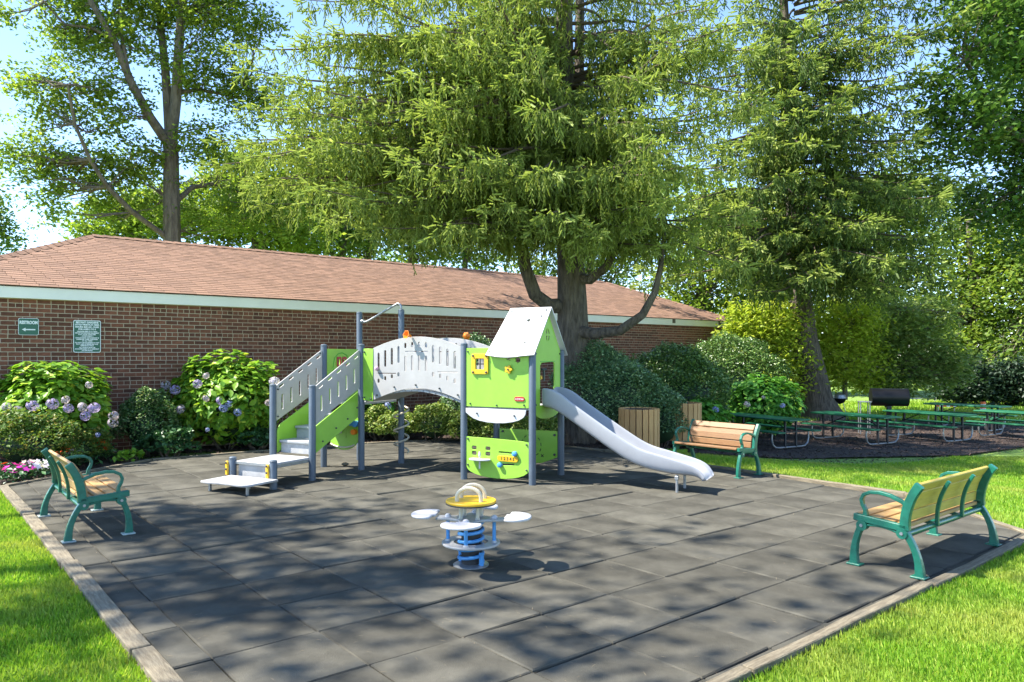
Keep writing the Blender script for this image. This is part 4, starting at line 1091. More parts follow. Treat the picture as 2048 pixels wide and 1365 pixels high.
# ================================================================== VEGETATION
def tube_np(mb, pts, r0, r1, n=6):
    k = len(pts); mb.tube(pts, [r0 + (r1 - r0) * i / (k - 1) for i in range(k)], n)
def wiggle(p, q, n, amp, sag=0.0):
    p, q = Vector(p), Vector(q); out = []
    for i in range(n + 1):
        t = i / n; a = amp * math.sin(math.pi * t)
        out.append(p.lerp(q, t) + Vector((random.gauss(0, a), random.gauss(0, a), random.gauss(0, a) - sag * 4 * t * (1 - t))))
    return out
def crown_points(lobes, n_cl, per, spread, shell=0.55):
    """clump centres inside ellipsoid lobes, leaves round every clump"""
    cs = []
    wts = np.array([l[1][0] * l[1][1] * l[1][2] for l in lobes]) ** 0.75; wts /= wts.sum()
    idx = rng.choice(len(lobes), n_cl, p=wts)
    for i in idx:
        c, r = lobes[i]; d = rng.normal(size=3); d /= np.linalg.norm(d)
        q = shell + (1 - shell) * rng.random() ** 0.7
        cs.append(np.array(c) + d * q * np.array(r))
    cs = np.array(cs)
    P = np.repeat(cs, per, axis=0)
    off = rng.normal(size=P.shape) * spread * np.array([1, 1, 0.55])
    return cs, P + off
def lob(px, py, Y, rx, ry, rd=None):
    """lobe from its place in the picture at distance Y; radii in picture px"""
    c = at(px, py, Y); return ((c.x, c.y, c.z), (rx / F * Y, (rd if rd is not None else 0.8 * rx / F * Y), ry / F * Y))
def tree(name, label, base, limbs, lobes, n_cl, per, spread, leaf, mat_, bark='bark_light', cat='tree', group=None, tw=0.5, shell=0.45, up=0.5):
    base = Vector(base); t = thing(name, label, cat, base, 0, group)
    m = MB(); ends = []
    for (pts, r0, r1) in limbs:
        tube_np(m, [Vector(p) - base for p in pts], r0, r1, 8); ends += [Vector(p) for p in pts[1:]]
    cs, P = crown_points(lobes, n_cl, per, spread, shell)
    E = np.array([tuple(e_) for e_ in ends])
    for c in cs[: int(len(cs) * tw)]:
        d = np.linalg.norm(E - c, axis=1) + 0.8 * np.maximum(0, E[:, 2] - c[2]); j = int(np.argmin(d))
        if d[j] > 9: continue
        L_ = float(np.linalg.norm(E[j] - c)); rr = min(0.05, 0.012 + 0.009 * L_)
        tube_np(m, [p - base for p in wiggle(E[j], c, 4, 0.06 * L_ ** 0.7, 0.03 * L_)], rr, 0.006, 5)
    m.build('trunk', M[bark], t, smooth_=True)
    obj('crown', leaves('crown', P - np.array(base), leaf, M[mat_], up), t)
    return t
# tall maple behind the roof, forked as in the picture
Y = 25.0
def pl(Y, *pp): return [at(x, y, Y + dy) for (x, y, dy) in pp]
limbs = [(pl(Y, (345, 745, 0), (344, 470, 0), (343, 400, 0), (342, 300, 0), (340, 265, 0)), 0.30, 0.22),
         (pl(Y, (340, 275, 0), (335, 200, 0), (330, 130, 0), (322, 60, 0.3), (310, -40, 0.6), (300, -160, 0.8)), 0.17, 0.08),
         (pl(Y, (342, 285, 0), (352, 200, -0.2), (357, 110, -0.3), (363, 20, -0.4), (372, -80, -0.5), (380, -180, -0.5)), 0.19, 0.09),
         (pl(Y, (338, 290, 0), (300, 235, -0.6), (262, 165, -1.0), (228, 80, -1.4), (185, 10, -1.8), (150, -70, -2)), 0.17, 0.06),
         (pl(Y, (262, 165, -1.0), (245, 90, -1.2), (240, 20, -1.3), (236, -60, -1.4)), 0.07, 0.03),
         (pl(Y, (228, 80, -1.4), (180, 55, -1.7), (130, 50, -2.0), (88, 5, -2.4)), 0.06, 0.03),
         (pl(Y, (340, 480, 0), (265, 425, -1.0), (215, 375, -1.6), (180, 320, -2.0), (150, 250, -2.4), (135, 170, -2.8)), 0.10, 0.035),
         (pl(Y, (350, 405, 0), (385, 375, 0.5), (430, 368, 1.0), (470, 380, 1.4), (520, 420, 1.6)), 0.10, 0.03),
         (pl(Y, (345, 330, 0), (300, 300, 0.6), (262, 310, 1.0)), 0.06, 0.03),
         (pl(Y, (352, 185, -0.2), (400, 180, 0.3), (450, 190, 0.8), (490, 175, 1.0)), 0.08, 0.03)]
lb = [lob(190, 60, 24, 130, 90), lob(330, 20, 25, 120, 80), lob(455, 40, 25, 100, 80), lob(90, 190, 23, 90, 90), lob(215, 215, 24, 90, 70), lob(400, 150, 25, 100, 70), lob(500, 190, 26, 80, 70),
      lob(70, 330, 23, 80, 90), lob(170, 350, 24, 100, 70), lob(270, 340, 25, 100, 70), lob(420, 300, 25, 90, 60), lob(110, 420, 23, 50, 30), lob(260, 430, 25, 100, 40), lob(450, 420, 26, 100, 60), lob(545, 60, 25, 30, 40), lob(20, 30, 23, 40, 30), lob(330, -120, 25, 230, 100), lob(120, -60, 24, 120, 80), lob(550, 440, 26, 60, 50)]
tree('maple_tree', 'tall forked maple with an open crown behind the left end of the roof', at(345, 745, Y) * 1.0, limbs, lb, 1500, 38, 0.21, 0.145, 'l_maple', tw=0.40, shell=0.15)
# broad tree right of it behind the roof
Y = 33.0
lb = [lob(240, 450, Y, 90, 45), lob(300, 420, Y, 70, 50), lob(180, 470, Y, 40, 25), lob(430, 430, Y, 110, 60), lob(540, 440, Y, 90, 70), lob(500, 360, Y, 90, 60), lob(600, 470, Y + 2, 60, 50)]
tree('broad_tree', 'spreading dark green tree rising behind the middle of the left roof', at(520, 760, Y), [(pl(Y, (520, 760, 0), (515, 520, 0), (500, 430, 0), (440, 350, 0)), 0.22, 0.08), (pl(Y, (515, 520, 0), (560, 440, 0), (600, 400, 0)), 0.14, 0.05)], lb, 560, 34, 0.42, 0.24, 'l_maple')
Y = 38.0
for (px, lbx, tx, tops) in ((650, 'slender tree behind the roof left of the spruce crown', 685, (640, 470, 70, 70)), (745, 'slim trunked tree showing under the spruce boughs behind the roof', 737, (745, 470, 80, 60)), (840, 'slim pair-like tree behind the roof under the spruce boughs', 822, (850, 480, 70, 55)), (935, 'leafy tree behind the roof close to the spruce trunk', 930, (950, 480, 80, 70))):
    x, y, rx, ry = tops
    tree('woodland_tree', lbx, at(tx, 760, Y), [(pl(Y, (tx, 760, 0), (tx, 520, 0), (tx + 4, 440, 0), (tx, 330, 0)), 0.20, 0.10)], [lob(x, y, Y, rx, ry), lob(x + 20, y - 110, Y, rx * 1.1, ry), lob(x - 30, y - 60, Y + 2, rx, ry * 0.8)], 230, 34, 0.5, 0.26, 'l_far', group='woodland trees behind the roof')
    Y += 1.5
tree('edge_tree', 'tree tip at the left edge above the roof end', at(-60, 740, 45), [(pl(45, (-60, 740, 0), (-40, 560, 0), (-20, 440, 0)), 0.3, 0.1)], [lob(5, 465, 45, 38, 38), lob(-60, 420, 45, 60, 90)], 120, 30, 0.5, 0.28, 'l_far')

# ---- Norway spruces
SH_V = np.array([[-0.09, 0.03, 0], [0.09, 0.03, 0], [0.07, 0.95, 0.02], [-0.07, 0.95, 0.02], [0, 0.03, -0.09], [0, 0.03, 0.09], [0.02, 0.95, 0.07], [-0.02, 0.95, -0.07]])
SH_F = np.array([[0, 1, 2, 3], [4, 5, 6, 7]])
def frames_from_dirs(D):
    D = D / np.linalg.norm(D, axis=1)[:, None]
    t = rng.normal(size=D.shape); x = np.cross(t, D); x /= np.linalg.norm(x, axis=1)[:, None]
    return np.stack([x, D, np.cross(x, D)], axis=2)
def spruce(name, label, base, trunk_pts, r0, r1, branches, big_limbs=(), dens=1.0, matn='l_spruce', sz=1.0):
    """branches: (root, azimuth, length, droop); hanging strands of shoots along side twigs"""
    base = Vector(base); t = thing(name, label, 'tree', base)
    m = MB(); tube_np(m, [Vector(p) - base for p in trunk_pts], r0, r1, 14)
    # root flare
    flare = MB()
    for (pts, a_, b_) in big_limbs: tube_np(m, [Vector(p) - base for p in pts], a_, b_, 9)
    P, D, S = [], [], []
    P2, D2, S2 = [], [], []
    for (root, az, L_, droop, lift) in branches:
        d = Vector((math.cos(az), math.sin(az), 0)); sd = Vector((-d.y, d.x, 0)); n = 12; pts = []
        w = random.gauss(0, 0.12); w1, w2 = random.uniform(0, 6.28), random.uniform(0, 6.28)
        for i in range(n + 1):
            s = i / n
            wv = 0.10 * min(1, s * 3)
            pts.append(Vector(root) + d * (L_ * s) + sd * (w * L_ * s * s + wv * math.sin(5 * s + w1)) + Vector((0, 0, L_ * (lift * s - droop * s * s + 0.55 * droop * s ** 3) + wv * math.sin(7 * s + w2))))
        br = MB(); tube_np(br, [p - base for p in pts], 0.018 + 0.008 * L_, 0.006, 6); br.build('bough', M['twig'], t, smooth_=True)
        step = 0.19 / dens; k = int(L_ * 0.86 / step)
        for j in range(k):
            s = 0.14 + 0.86 * (j + random.random()) / k
            i = min(n - 1, int(s * n)); p = pts[i].lerp(pts[i + 1], s * n - i); tan = (pts[i + 1] - pts[i]).normalized()
            for side in (-1, 1):
                if random.random() < 0.10: continue
                tl = (0.42 + 0.6 * (1 - s)) * random.uniform(0.5, 1.15) * min(1.0, L_ / 3.5)
                td = (tan * random.uniform(0.6, 1.1) + sd * side * random.uniform(0.6, 1.0) + Vector((0, 0, random.uniform(-0.25, 0.12)))).normalized()
                ns = max(2, int(tl / (0.15 * sz)))
                for q in range(ns):
                    f = (q + random.random()) / ns; tp = p + td * (tl * f) + Vector((0, 0, -0.22 * tl * f * f))
                    hl = random.choice((0.10, 0.18, 0.28, 0.38, 0.62)) * random.uniform(0.7, 1.2) * (1.1 - 0.4 * s) * (1 + 0.25 * (sz - 1))
                    nn = max(2, int(hl / (0.050 * sz)))
                    sway = Vector((random.gauss(0, 0.10), random.gauss(0, 0.10), -1)).normalized()
                    a_ = random.uniform(0, 6.28); sv = Vector((math.cos(a_), math.sin(a_), 0))
                    for z in range(nn):
                        hp = tp + sway * (hl * z / nn)
                        P.append(hp); D.append(sway * 0.9 + sv * (0.5 if z % 2 else -0.5) + Vector((random.gauss(0, 0.15), random.gauss(0, 0.15), 0))); S.append(random.uniform(0.085, 0.145) * sz)
                    if f > 0.55 and random.random() < 0.8:
                        for _ in range(2):
                            P2.append(tp); D2.append(td + Vector((random.gauss(0, 0.35), random.gauss(0, 0.35), random.uniform(-0.35, 0.3)))); S2.append(random.uniform(0.10, 0.17) * sz)
                # lime tips that end the side twig
                for _ in range(3):
                    P2.append(p + td * tl * random.uniform(0.75, 1.0) + Vector((0, 0, -0.2 * tl))); D2.append(td + Vector((random.gauss(0, 0.4), random.gauss(0, 0.4), random.uniform(-0.5, 0.2)))); S2.append(random.uniform(0.10, 0.17) * sz)
        for q in range(16):
            P2.append(pts[-1] + Vector((random.gauss(0, 0.12), random.gauss(0, 0.12), random.gauss(0, 0.05)))); D2.append(d + Vector((random.gauss(0, 0.5), random.gauss(0, 0.5), random.gauss(0.1, 0.3)))); S2.append(random.uniform(0.10, 0.18) * sz)
    m.build('trunk', M['bark'], t, smooth_=True)
    bs = np.array(base)
    for nm, p_, d_, s_, mt in (('crown', P, D, S, matn), ('young_shoots', P2, D2, S2, 'l_spruce_y')):
        obj(nm, leaves(nm, np.array([tuple(p) for p in p_]) - bs, np.array(s_), M[mt], tv=SH_V, tf=SH_F, frames=frames_from_dirs(np.array([tuple(d) for d in d_]))), t)
    return t
def spruce_branches(cx, cy, zs, prof, n_per, az_skip=None, droop=(0.25, 0.5), lift=(0.0, 0.35), lean=None):
    out = []
    for z in zs:
        for k in range(n_per):
            az = random.uniform(0, 2 * math.pi)
            L_ = prof(z, az) * random.uniform(0.7, 1.08)
            if L_ < 0.5: continue
            zz_ = z + random.uniform(-0.25, 0.25); off = lean(zz_) if lean else (0, 0)
            out.append(((cx + off[0], cy + off[1], zz_), az, L_, random.uniform(*droop), random.uniform(*lift)))
    return out
SY = 16.0
sb = at(1150, 760, SY); sb.z = 0
sx, sy_ = sb.x, sb.y
def prof1(z, az):
    # longer towards the left of the picture and the camera
    c = math.cos(az - math.pi)                       # 1 when pointing to -x
    f = math.cos(az + math.pi / 2)                   # 1 when pointing to the camera
    L_ = 4.3 + 1.9 * max(0, c) + 0.5 * max(0, f) - 0.8 * max(0, -c)
    up_ = 1.0 if z < 7 else max(0.25, 1.0 - (z - 7) / 15)
    lowc = 0.75 if z < 4.3 else 1.0
    return L_ * up_ * lowc
trunk1 = [Vector((sx, sy_, -0.1)), Vector((sx, sy_, 0.5)), Vector((sx - 0.02, sy_, 1.5)), Vector((sx - 0.06, sy_, 3.0)), Vector((sx - 0.12, sy_, 4.5)), Vector((sx - 0.2, sy_, 7.0)), Vector((sx - 0.25, sy_, 10.0)), Vector((sx - 0.3, sy_, 14.0)), Vector((sx - 0.3, sy_, 18.5))]
def limb1(*pp): return [at(x, y, SY + d) for x, y, d in pp]
bl1 = [(limb1((1130, 612, 0), (1098, 612, -0.2), (1070, 590, -0.4), (1050, 535, -0.5), (1040, 450, -0.6), (1030, 360, -0.6), (1028, 200, -0.6), (1035, 60, -0.5), (1035, -60, -0.5)), 0.17, 0.07),
       (limb1((1150, 662, -0.1), (1190, 668, -0.5), (1240, 662, -0.8), (1285, 630, -1.0), (1310, 585, -1.1), (1322, 530, -1.1), (1328, 470, -1.0), (1330, 400, -0.9)), 0.135, 0.02),
       (limb1((1140, 556, 0), (1180, 560, -0.3), (1212, 535, -0.5), (1232, 495, -0.6), (1245, 420, -0.6), (1262, 330, -0.5)), 0.12, 0.05),
       (limb1((1150, 520, 0), (1175, 500, 0.2), (1215, 440, 0.3), (1240, 330, 0.3), (1262, 210, 0.2)), 0.14, 0.06),
       (limb1((1130, 430, 0), (1150, 300, 0.4), (1158, 150, 0.5), (1160, 0, 0.5), (1160, -120, 0.5)), 0.15, 0.08)]
zs = list(np.linspace(4.7, 11.0, 18)) + list(np.linspace(11.5, 18, 9))
brs = spruce_branches(sx - 0.12, sy_, zs, prof1, 3, droop=(0.22, 0.5), lift=(0.0, 0.38))
# named boughs that carry the picture's outline, from the trunk to where their tips hang
def bough(tx, ty, tY, z0):
    tip = at(tx, ty, tY); d = Vector((tip.x - sx, tip.y - sy_, 0)); L_ = d.length
    dz = tip.z - z0; dr = 0.35; lf = dz / L_ + dr * 0.45
    return ((sx - 0.12, sy_, z0), math.atan2(d.y, d.x), L_, dr, lf)
for a in [(x_ + random.gauss(0, 25) * j_, y_ + 28 * j_, w_ + 0.5 * j_, z_ - 0.25 * j_) for j_ in (0, 1) for (x_, y_, w_, z_) in ((450, 275, 14.0, 6.6), (500, 120, 14.5, 8.2), (640, 150, 13.5, 7.6), (520, 350, 13.5, 5.6), (600, 420, 13.0, 5.0), (720, 380, 12.5, 5.2), (800, 440, 12.5, 4.7), (860, 330, 12.0, 5.6), (700, 250, 12.6, 6.8), (780, 180, 12.2, 7.4), (900, 200, 12.0, 7.2), (980, 300, 11.8, 6.0), (1080, 330, 11.9, 5.7), (1350, 100, 12.4, 6.8), (1330, 220, 12.2, 6.2), (1270, 330, 12.0, 5.3), (1150, 200, 11.8, 6.8), (1210, 430, 12.2, 4.6), (680, 60, 13.5, 8.4), (850, 60, 12.6, 8.4), (960, 100, 12.2, 8.0), (1500, 200, 13.0, 6.5), (1450, 60, 13.0, 7.4), (560, 220, 13.4, 7.2), (640, 320, 13.0, 6.2), (940, 420, 12.6, 4.8))]:
    brs.append(bough(*a))
def tips_in(poly, n):
    out = []
    while len(out) < n:
        x_, y_ = random.uniform(min(p[0] for p in poly), max(p[0] for p in poly)), random.uniform(min(p[1] for p in poly), max(p[1] for p in poly))
        if inside(poly, x_, y_): out.append((x_, y_))
    return out
for x_, y_ in tips_in([(650, -60), (520, 100), (450, 270), (510, 350), (590, 440), (780, 450), (960, 440), (1010, -60)], 46):
    w_ = random.uniform(12.4, 14.4); tz = at(x_, y_, w_).z; brs.append(bough(x_, y_, w_, min(10.5, max(4.3, tz + random.uniform(0.3, 1.3)))))
for x_, y_ in tips_in([(1180, -60), (1200, 400), (1330, 430), (1460, 330), (1560, 120), (1560, -60)], 20):
    w_ = random.uniform(12.2, 14.2); tz = at(x_, y_, w_).z; brs.append(bough(x_, y_, w_, min(10.5, max(4.3, tz + random.uniform(0.3, 1.3)))))
for k_ in range(18):                                   # boughs that reach back over the roof
    brs.append(((sx - 0.12, sy_, random.uniform(5.0, 8.6)), R(random.uniform(105, 190)), random.uniform(4.8, 6.6), 0.4, random.uniform(0.05, 0.25)))
for x_, y_, w_ in ((1260, 490, 13.4), (1330, 505, 13.8), (1400, 470, 14.2), (1180, 470, 13.0), (1050, 450, 13.2), (985, 480, 13.4), (890, 480, 13.4), (1300, 440, 13.2), (1370, 400, 13.6), (1440, 420, 14.4), (1340, 350, 14.6), (1320, 470, 14.9), (1380, 520, 15.2)):
    brs.append(bough(x_, y_, w_, random.uniform(4.5, 5.2)))
spruce('spruce_tree', 'huge spruce with drooping lime tipped boughs behind the play tower', sb, trunk1, 0.47, 0.06, brs, bl1, 1.0)
# second spruce, leaning trunk at the picnic ground
q0 = gpg(1650, 836); q0.z = G(q0.x, q0.y); YY = q0.y
t2 = [at(1648, 850, YY), at(1640, 826, YY), at(1634, 800, YY), at(1622, 740, YY), at(1610, 680, YY), at(1602, 600, YY), at(1594, 540, YY), at(1588, 420, YY), at(1580, 250, YY), at(1570, 60, YY), at(1560, -150, YY), at(1552, -360, YY)]
m_r = [0.72, 0.62, 0.50, 0.43, 0.40, 0.38, 0.36]
def prof2(z, az):
    c = math.cos(az); L_ = 4.6 + 0.7 * abs(c)
    up_ = 1.0 if z < 11 else max(0.2, 1.0 - (z - 11) / 13)
    return L_ * up_
b2_ = spruce_branches(t2[7].x, YY, list(np.linspace(5.2, 15, 22)) + list(np.linspace(15.6, 22, 8)), prof2, 4, droop=(0.3, 0.6), lift=(0.0, 0.25))
def bough2(tx, ty, dY, dz0):
    tip = at(tx, ty, YY + dY); z0 = tip.z + dz0; k_ = min(range(len(t2)), key=lambda i: abs(t2[i].z - z0)); r_ = t2[k_]
    d = Vector((tip.x - r_.x, tip.y - r_.y, 0)); L_ = max(1.5, d.length); return ((r_.x, r_.y, z0), math.atan2(d.y, d.x), L_, 0.5, (tip.z - z0) / L_ + 0.225)
for x_, y_ in ((1480, 300), (1560, 420), (1640, 460), (1720, 380), (1800, 450), (1880, 380), (1700, 200), (1600, 150), (1780, 90), (1850, 250), (1480, 480), (1610, 520), (1750, 520), (1850, 500), (1420, 400), (1930, 370), (1660, 300), (1540, 220), (1500, 100), (1620, 40), (1700, 60), (1800, 190), (1580, 330), (1400, 300), (1690, 470), (1760, 300), (1900, 460), (1540, 520), (1660, 380), (1460, 190), (1840, 350), (1600, 250), (1440, 530), (1500, 560), (1580, 570), (1660, 570), (1730, 580), (1800, 560), (1870, 550), (1780, 380), (1700, 120), (1640, 200), (1820, 130), (1880, 300), (1740, 460), (1400, 480), (1350, 420)):
    for j_ in (0, 1): b2_.append(bough2(x_ + random.gauss(0, 20), y_ - 20 + 30 * j_, -random.uniform(2.4, 4.2), random.uniform(0.2, 1.0)))
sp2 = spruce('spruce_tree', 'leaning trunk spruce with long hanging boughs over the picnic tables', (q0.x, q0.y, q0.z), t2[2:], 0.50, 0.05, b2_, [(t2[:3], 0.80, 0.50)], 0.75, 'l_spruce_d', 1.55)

# ---- trees and bushes on the right
tree('maple_tree', 'big dense maple reaching in from the right edge', at(2250, 800, 24), [(pl(24, (2250, 800, 0), (2240, 500, 0), (2200, 250, 0), (2160, 60, 0), (2120, -150, 0)), 0.35, 0.12), (pl(24, (2240, 480, 0), (2100, 330, -1), (1990, 230, -1.5), (1930, 120, -2)), 0.16, 0.05), (pl(24, (2200, 300, 0), (2060, 130, -1), (1990, 30, -1)), 0.14, 0.05)],
     [lob(1960, 90, 22, 110, 110), lob(2060, 30, 23, 120, 120), lob(1930, 250, 22, 90, 90), lob(2040, 260, 23, 110, 110), lob(2010, 400, 23, 100, 80), lob(2120, 150, 24, 150, 200), lob(2160, 420, 24, 150, 140), lob(1890, 180, 22, 50, 70), lob(2000, -100, 23, 180, 100)], 1050, 34, 0.36, 0.20, 'l_maple2', shell=0.3)
tree('yellow_green_shrub', 'bright yellow green leafy shrub left of the leaning trunk', at(1530, 800, 25), [(pl(25, (1530, 800, 0), (1525, 720, 0), (1510, 650, 0)), 0.09, 0.03)], [lob(1530, 660, 25, 75, 60), lob(1560, 730, 25, 70, 60), lob(1490, 640, 25, 40, 35), lob(1590, 640, 25.5, 60, 45)], 360, 36, 0.28, 0.15, 'l_yellow', cat='shrub', shell=0.35)
tree('yellow_green_shrub', 'bright yellow green leafy shrub right of the leaning trunk', at(1690, 800, 26), [(pl(26, (1690, 800, 0), (1690, 720, 0), (1700, 660, 0)), 0.09, 0.03)], [lob(1690, 650, 26, 70, 50), lob(1670, 720, 26, 60, 60), lob(1720, 730, 26.5, 60, 60)], 330, 36, 0.28, 0.15, 'l_yellow', cat='shrub', shell=0.35)
tree('dogwood_tree', 'pale green layered small tree behind the barrel grill', at(1775, 815, 27), [(pl(27, (1775, 815, 0), (1772, 740, 0), (1780, 670, 0), (1790, 620, 0)), 0.10, 0.04), (pl(27, (1772, 750, 0), (1740, 700, 0), (1730, 650, 0)), 0.07, 0.03)], [lob(1790, 640, 27, 75, 45), lob(1750, 690, 27, 60, 40), lob(1830, 700, 27, 70, 50), lob(1780, 750, 27, 80, 45), lob(1860, 640, 28, 60, 50), lob(1880, 740, 27, 60, 50)], 470, 36, 0.28, 0.17, 'l_dogwood', shell=0.35, up=0.9)
for (px, w, lbx) in ((1930, 60, 'dark low conifer behind the far picnic table'), (2030, 60, 'dark low conifer at the right edge beyond the path')):
    tree('dark_conifer', lbx, at(px, 818, 31), [(pl(31, (px, 818, 0), (px, 740, 0)), 0.1, 0.04)], [lob(px, 775, 31, w, 40), lob(px + 10, 745, 31, w * 0.7, 30)], 230, 36, 0.3, 0.16, 'l_conifer', bark='bark', shell=0.2)
k = 0
for (px, py, Y, rx, ry, lbx) in ((1400, 560, 40, 110, 130, 'woodland tree behind the right end of the roof'), (1180, 520, 44, 120, 110, 'woodland tree seen left of the big trunk over the roof'), (1560, 540, 42, 120, 140, 'woodland tree behind the yellow green shrub'), (1760, 520, 40, 120, 140, 'woodland tree above the pale layered tree'), (1940, 600, 38, 110, 130, 'woodland tree above the dark conifers'), (2080, 650, 36, 110, 150, 'woodland tree filling the far right edge')):
    tree('woodland_tree', lbx, at(px, 800, Y), [(pl(Y, (px, 800, 0), (px + 5, 600, 0), (px - 5, 420, 0)), 0.25, 0.1)], [lob(px, py, Y, rx, ry), lob(px - 50, py + 110, Y - 1, rx * 0.8, ry * 0.6), lob(px + 50, py - 110, Y + 1, rx * 0.9, ry * 0.7)], 400, 34, 0.5, 0.26, 'l_far' if k % 2 else 'l_maple', group='woodland trees on the right', shell=0.3)
    k += 1
# far wood reading as one mass
pts = []
for k in range(900):
    px = rng.uniform(560, 2350); Y = rng.uniform(50, 62); topy = 470 + 60 * math.sin(px * 0.013) + 30 * math.sin(px * 0.041)
    if px > 1250: topy -= 60
    py = rng.uniform(topy, 815)
    pts.append(at(px, py, Y))
cs = np.array([tuple(p) for p in pts]); P = np.repeat(cs, 40, axis=0); P = P + rng.normal(size=P.shape) * 0.75
tag(obj('far_wood', leaves('far_wood', P, 0.42, M['l_far'], 0.5)), 'far mass of green woodland behind everything', 'woodland', kind='stuff')
# shade trees standing left of the picture: they drop the dappled shade on the rubber
tree('shade_tree', 'tall open maple standing left of the lawn outside the picture', (-16.0, 5.2, 0), [([(-16, 5.2, -0.1), (-16, 5.2, 6), (-15.8, 5.2, 10), (-15.2, 5.3, 15)], 0.35, 0.1), ([(-16, 5.2, 6.5), (-14, 4.6, 10), (-11.5, 4.4, 13)], 0.16, 0.05), ([(-15.9, 5.2, 7), (-15.2, 7, 10.5), (-14, 8.2, 13)], 0.16, 0.05)],
     [((-13.5, 5.2, 14.0), (3.0, 3.0, 2.4)), ((-11.0, 4.6, 13.4), (2.6, 2.4, 1.5)), ((-13.2, 7.4, 13.2), (2.4, 1.6, 1.8)), ((-14.0, 3.6, 12.4), (2.4, 2.0, 2.0)), ((-9.2, 5.4, 14.0), (2.2, 1.9, 1.2)), ((-9.0, 3.9, 12.4), (1.6, 1.3, 1.0))], 66, 52, 0.44, 0.22, 'l_maple', shell=0.1)

# ---- shrubs
def ico_lump(name, r, mat_, parent, seed):
    bm = bmesh.new(); bmesh.ops.create_icosphere(bm, subdivisions=3, radius=1.0)
    for v in bm.verts:
        n = math.sin(v.co.x * 5 + seed) * math.cos(v.co.y * 4 + seed * 2) * 0.08
        v.co = Vector((v.co.x * r[0], v.co.y * r[1], v.co.z * r[2])) * (0.82 + n)
    for f in bm.faces: f.smooth = True
    me = bpy.data.meshes.new(name); bm.to_mesh(me); bm.free(); me.materials.append(mat_)
    return obj(name, me, parent)
def shrub(name, label, c, r, n, leaf, matn, cat='shrub', group=None, core=True, bumps=22, rough=0.10, up=0.5):
    """clipped or loose bush: leaves on the shell of a lumpy ellipsoid standing on the ground"""
    c = Vector(c); t = thing(name, label, cat, c, 0, group)
    d = rng.normal(size=(n, 3)); d /= np.linalg.norm(d, axis=1)[:, None]; d[:, 2] = np.where(d[:, 2] < -0.35, -d[:, 2], d[:, 2])
    bd_ = rng.normal(size=(bumps, 3)); bd_ /= np.linalg.norm(bd_, axis=1)[:, None]
    lump = np.max(np.exp(-((1 - d @ bd_.T) / 0.10)), axis=1)
    sp_ = rng.normal(size=(90, 3)); sp_ /= np.linalg.norm(sp_, axis=1)[:, None]; amp = rng.uniform(0.03, 0.16, 90)
    spike = np.max(np.exp(-((1 - d @ sp_.T) / 0.0035)) * amp, axis=1)
    q = (1 - rough) + rough * 1.6 * lump + spike * rng.random(n) - 0.16 * rng.random(n) ** 2 + rng.normal(0, 0.03, n)
    P = d * q[:, None] * np.array(r) + np.array([0, 0, r[2] * 0.86])
    P = P[P[:, 2] > 0.03]
    obj('foliage', leaves('foliage', P, leaf, M[matn], up), t)
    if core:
        kk = (1 - rough) * 0.92; o = ico_lump('dark_hull', (r[0] * kk, r[1] * kk, r[2] * kk), M['l_conifer'], t, c.x); o.location = (0, 0, r[2] * 0.80)  # added dark hull; its colour stands in for shade inside the bush
    m = MB()
    for k in range(7):
        a = random.uniform(0, 6.28); m.tube(wiggle((0.06 * math.cos(a), 0.06 * math.sin(a), -0.05), (r[0] * 0.6 * math.cos(a), r[1] * 0.6 * math.sin(a), r[2] * 0.9), 4, 0.03), [0.02, 0.018, 0.015, 0.012, 0.008], 5)
    m.build('stems', M['twig'], t)
    return t
def ground_at(px, Y): return Vector(((px - CX) / F * Y, Y, G((px - CX) / F * Y, Y) - 0.03))
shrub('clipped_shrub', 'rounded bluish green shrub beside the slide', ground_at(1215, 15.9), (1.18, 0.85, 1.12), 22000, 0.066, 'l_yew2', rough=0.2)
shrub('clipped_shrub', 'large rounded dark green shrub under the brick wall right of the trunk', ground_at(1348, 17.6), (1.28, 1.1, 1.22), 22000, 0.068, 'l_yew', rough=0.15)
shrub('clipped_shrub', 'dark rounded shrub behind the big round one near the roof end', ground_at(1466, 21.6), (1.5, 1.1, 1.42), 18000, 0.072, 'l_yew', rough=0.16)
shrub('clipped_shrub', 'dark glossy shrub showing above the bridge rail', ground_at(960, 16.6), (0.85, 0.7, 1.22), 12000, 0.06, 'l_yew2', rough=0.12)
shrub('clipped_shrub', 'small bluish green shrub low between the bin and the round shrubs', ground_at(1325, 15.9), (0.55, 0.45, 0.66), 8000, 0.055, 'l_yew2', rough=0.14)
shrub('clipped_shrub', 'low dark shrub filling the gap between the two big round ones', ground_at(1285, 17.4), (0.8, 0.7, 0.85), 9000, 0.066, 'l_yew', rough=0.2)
i = 0
for (px, Y, rx, rz, lbx) in ((800, 16.2, 0.5, 0.34, 'low yellowish euonymus shrub behind the coil post'), (868, 16.0, 0.55, 0.42, 'low yellowish euonymus shrub under the bridge arch'), (935, 15.7, 0.5, 0.36, 'low yellowish euonymus shrub left of the tower legs'), (1010, 15.3, 0.5, 0.38, 'low yellowish euonymus shrub behind the tower'), (1075, 15.0, 0.5, 0.36, 'low yellowish euonymus shrub behind the slide top'), (755, 16.5, 0.45, 0.40, 'low greenish shrub left of the coil post')):
    shrub('euonymus_shrub', lbx, ground_at(px, Y), (rx, 0.45, rz), 4200, 0.06, 'l_box', group='low shrubs along the back edge', rough=0.25); i += 1
shrub('variegated_shrub', 'small white flecked shrub between the two left hydrangeas', ground_at(288, 13.9), (0.58, 0.5, 0.70), 7000, 0.055, 'l_varieg', rough=0.25)
shrub('variegated_shrub', 'pale flecked shrub behind the right left-hand hydrangea', ground_at(500, 15.2), (0.6, 0.4, 0.80), 5000, 0.055, 'l_varieg', rough=0.25)

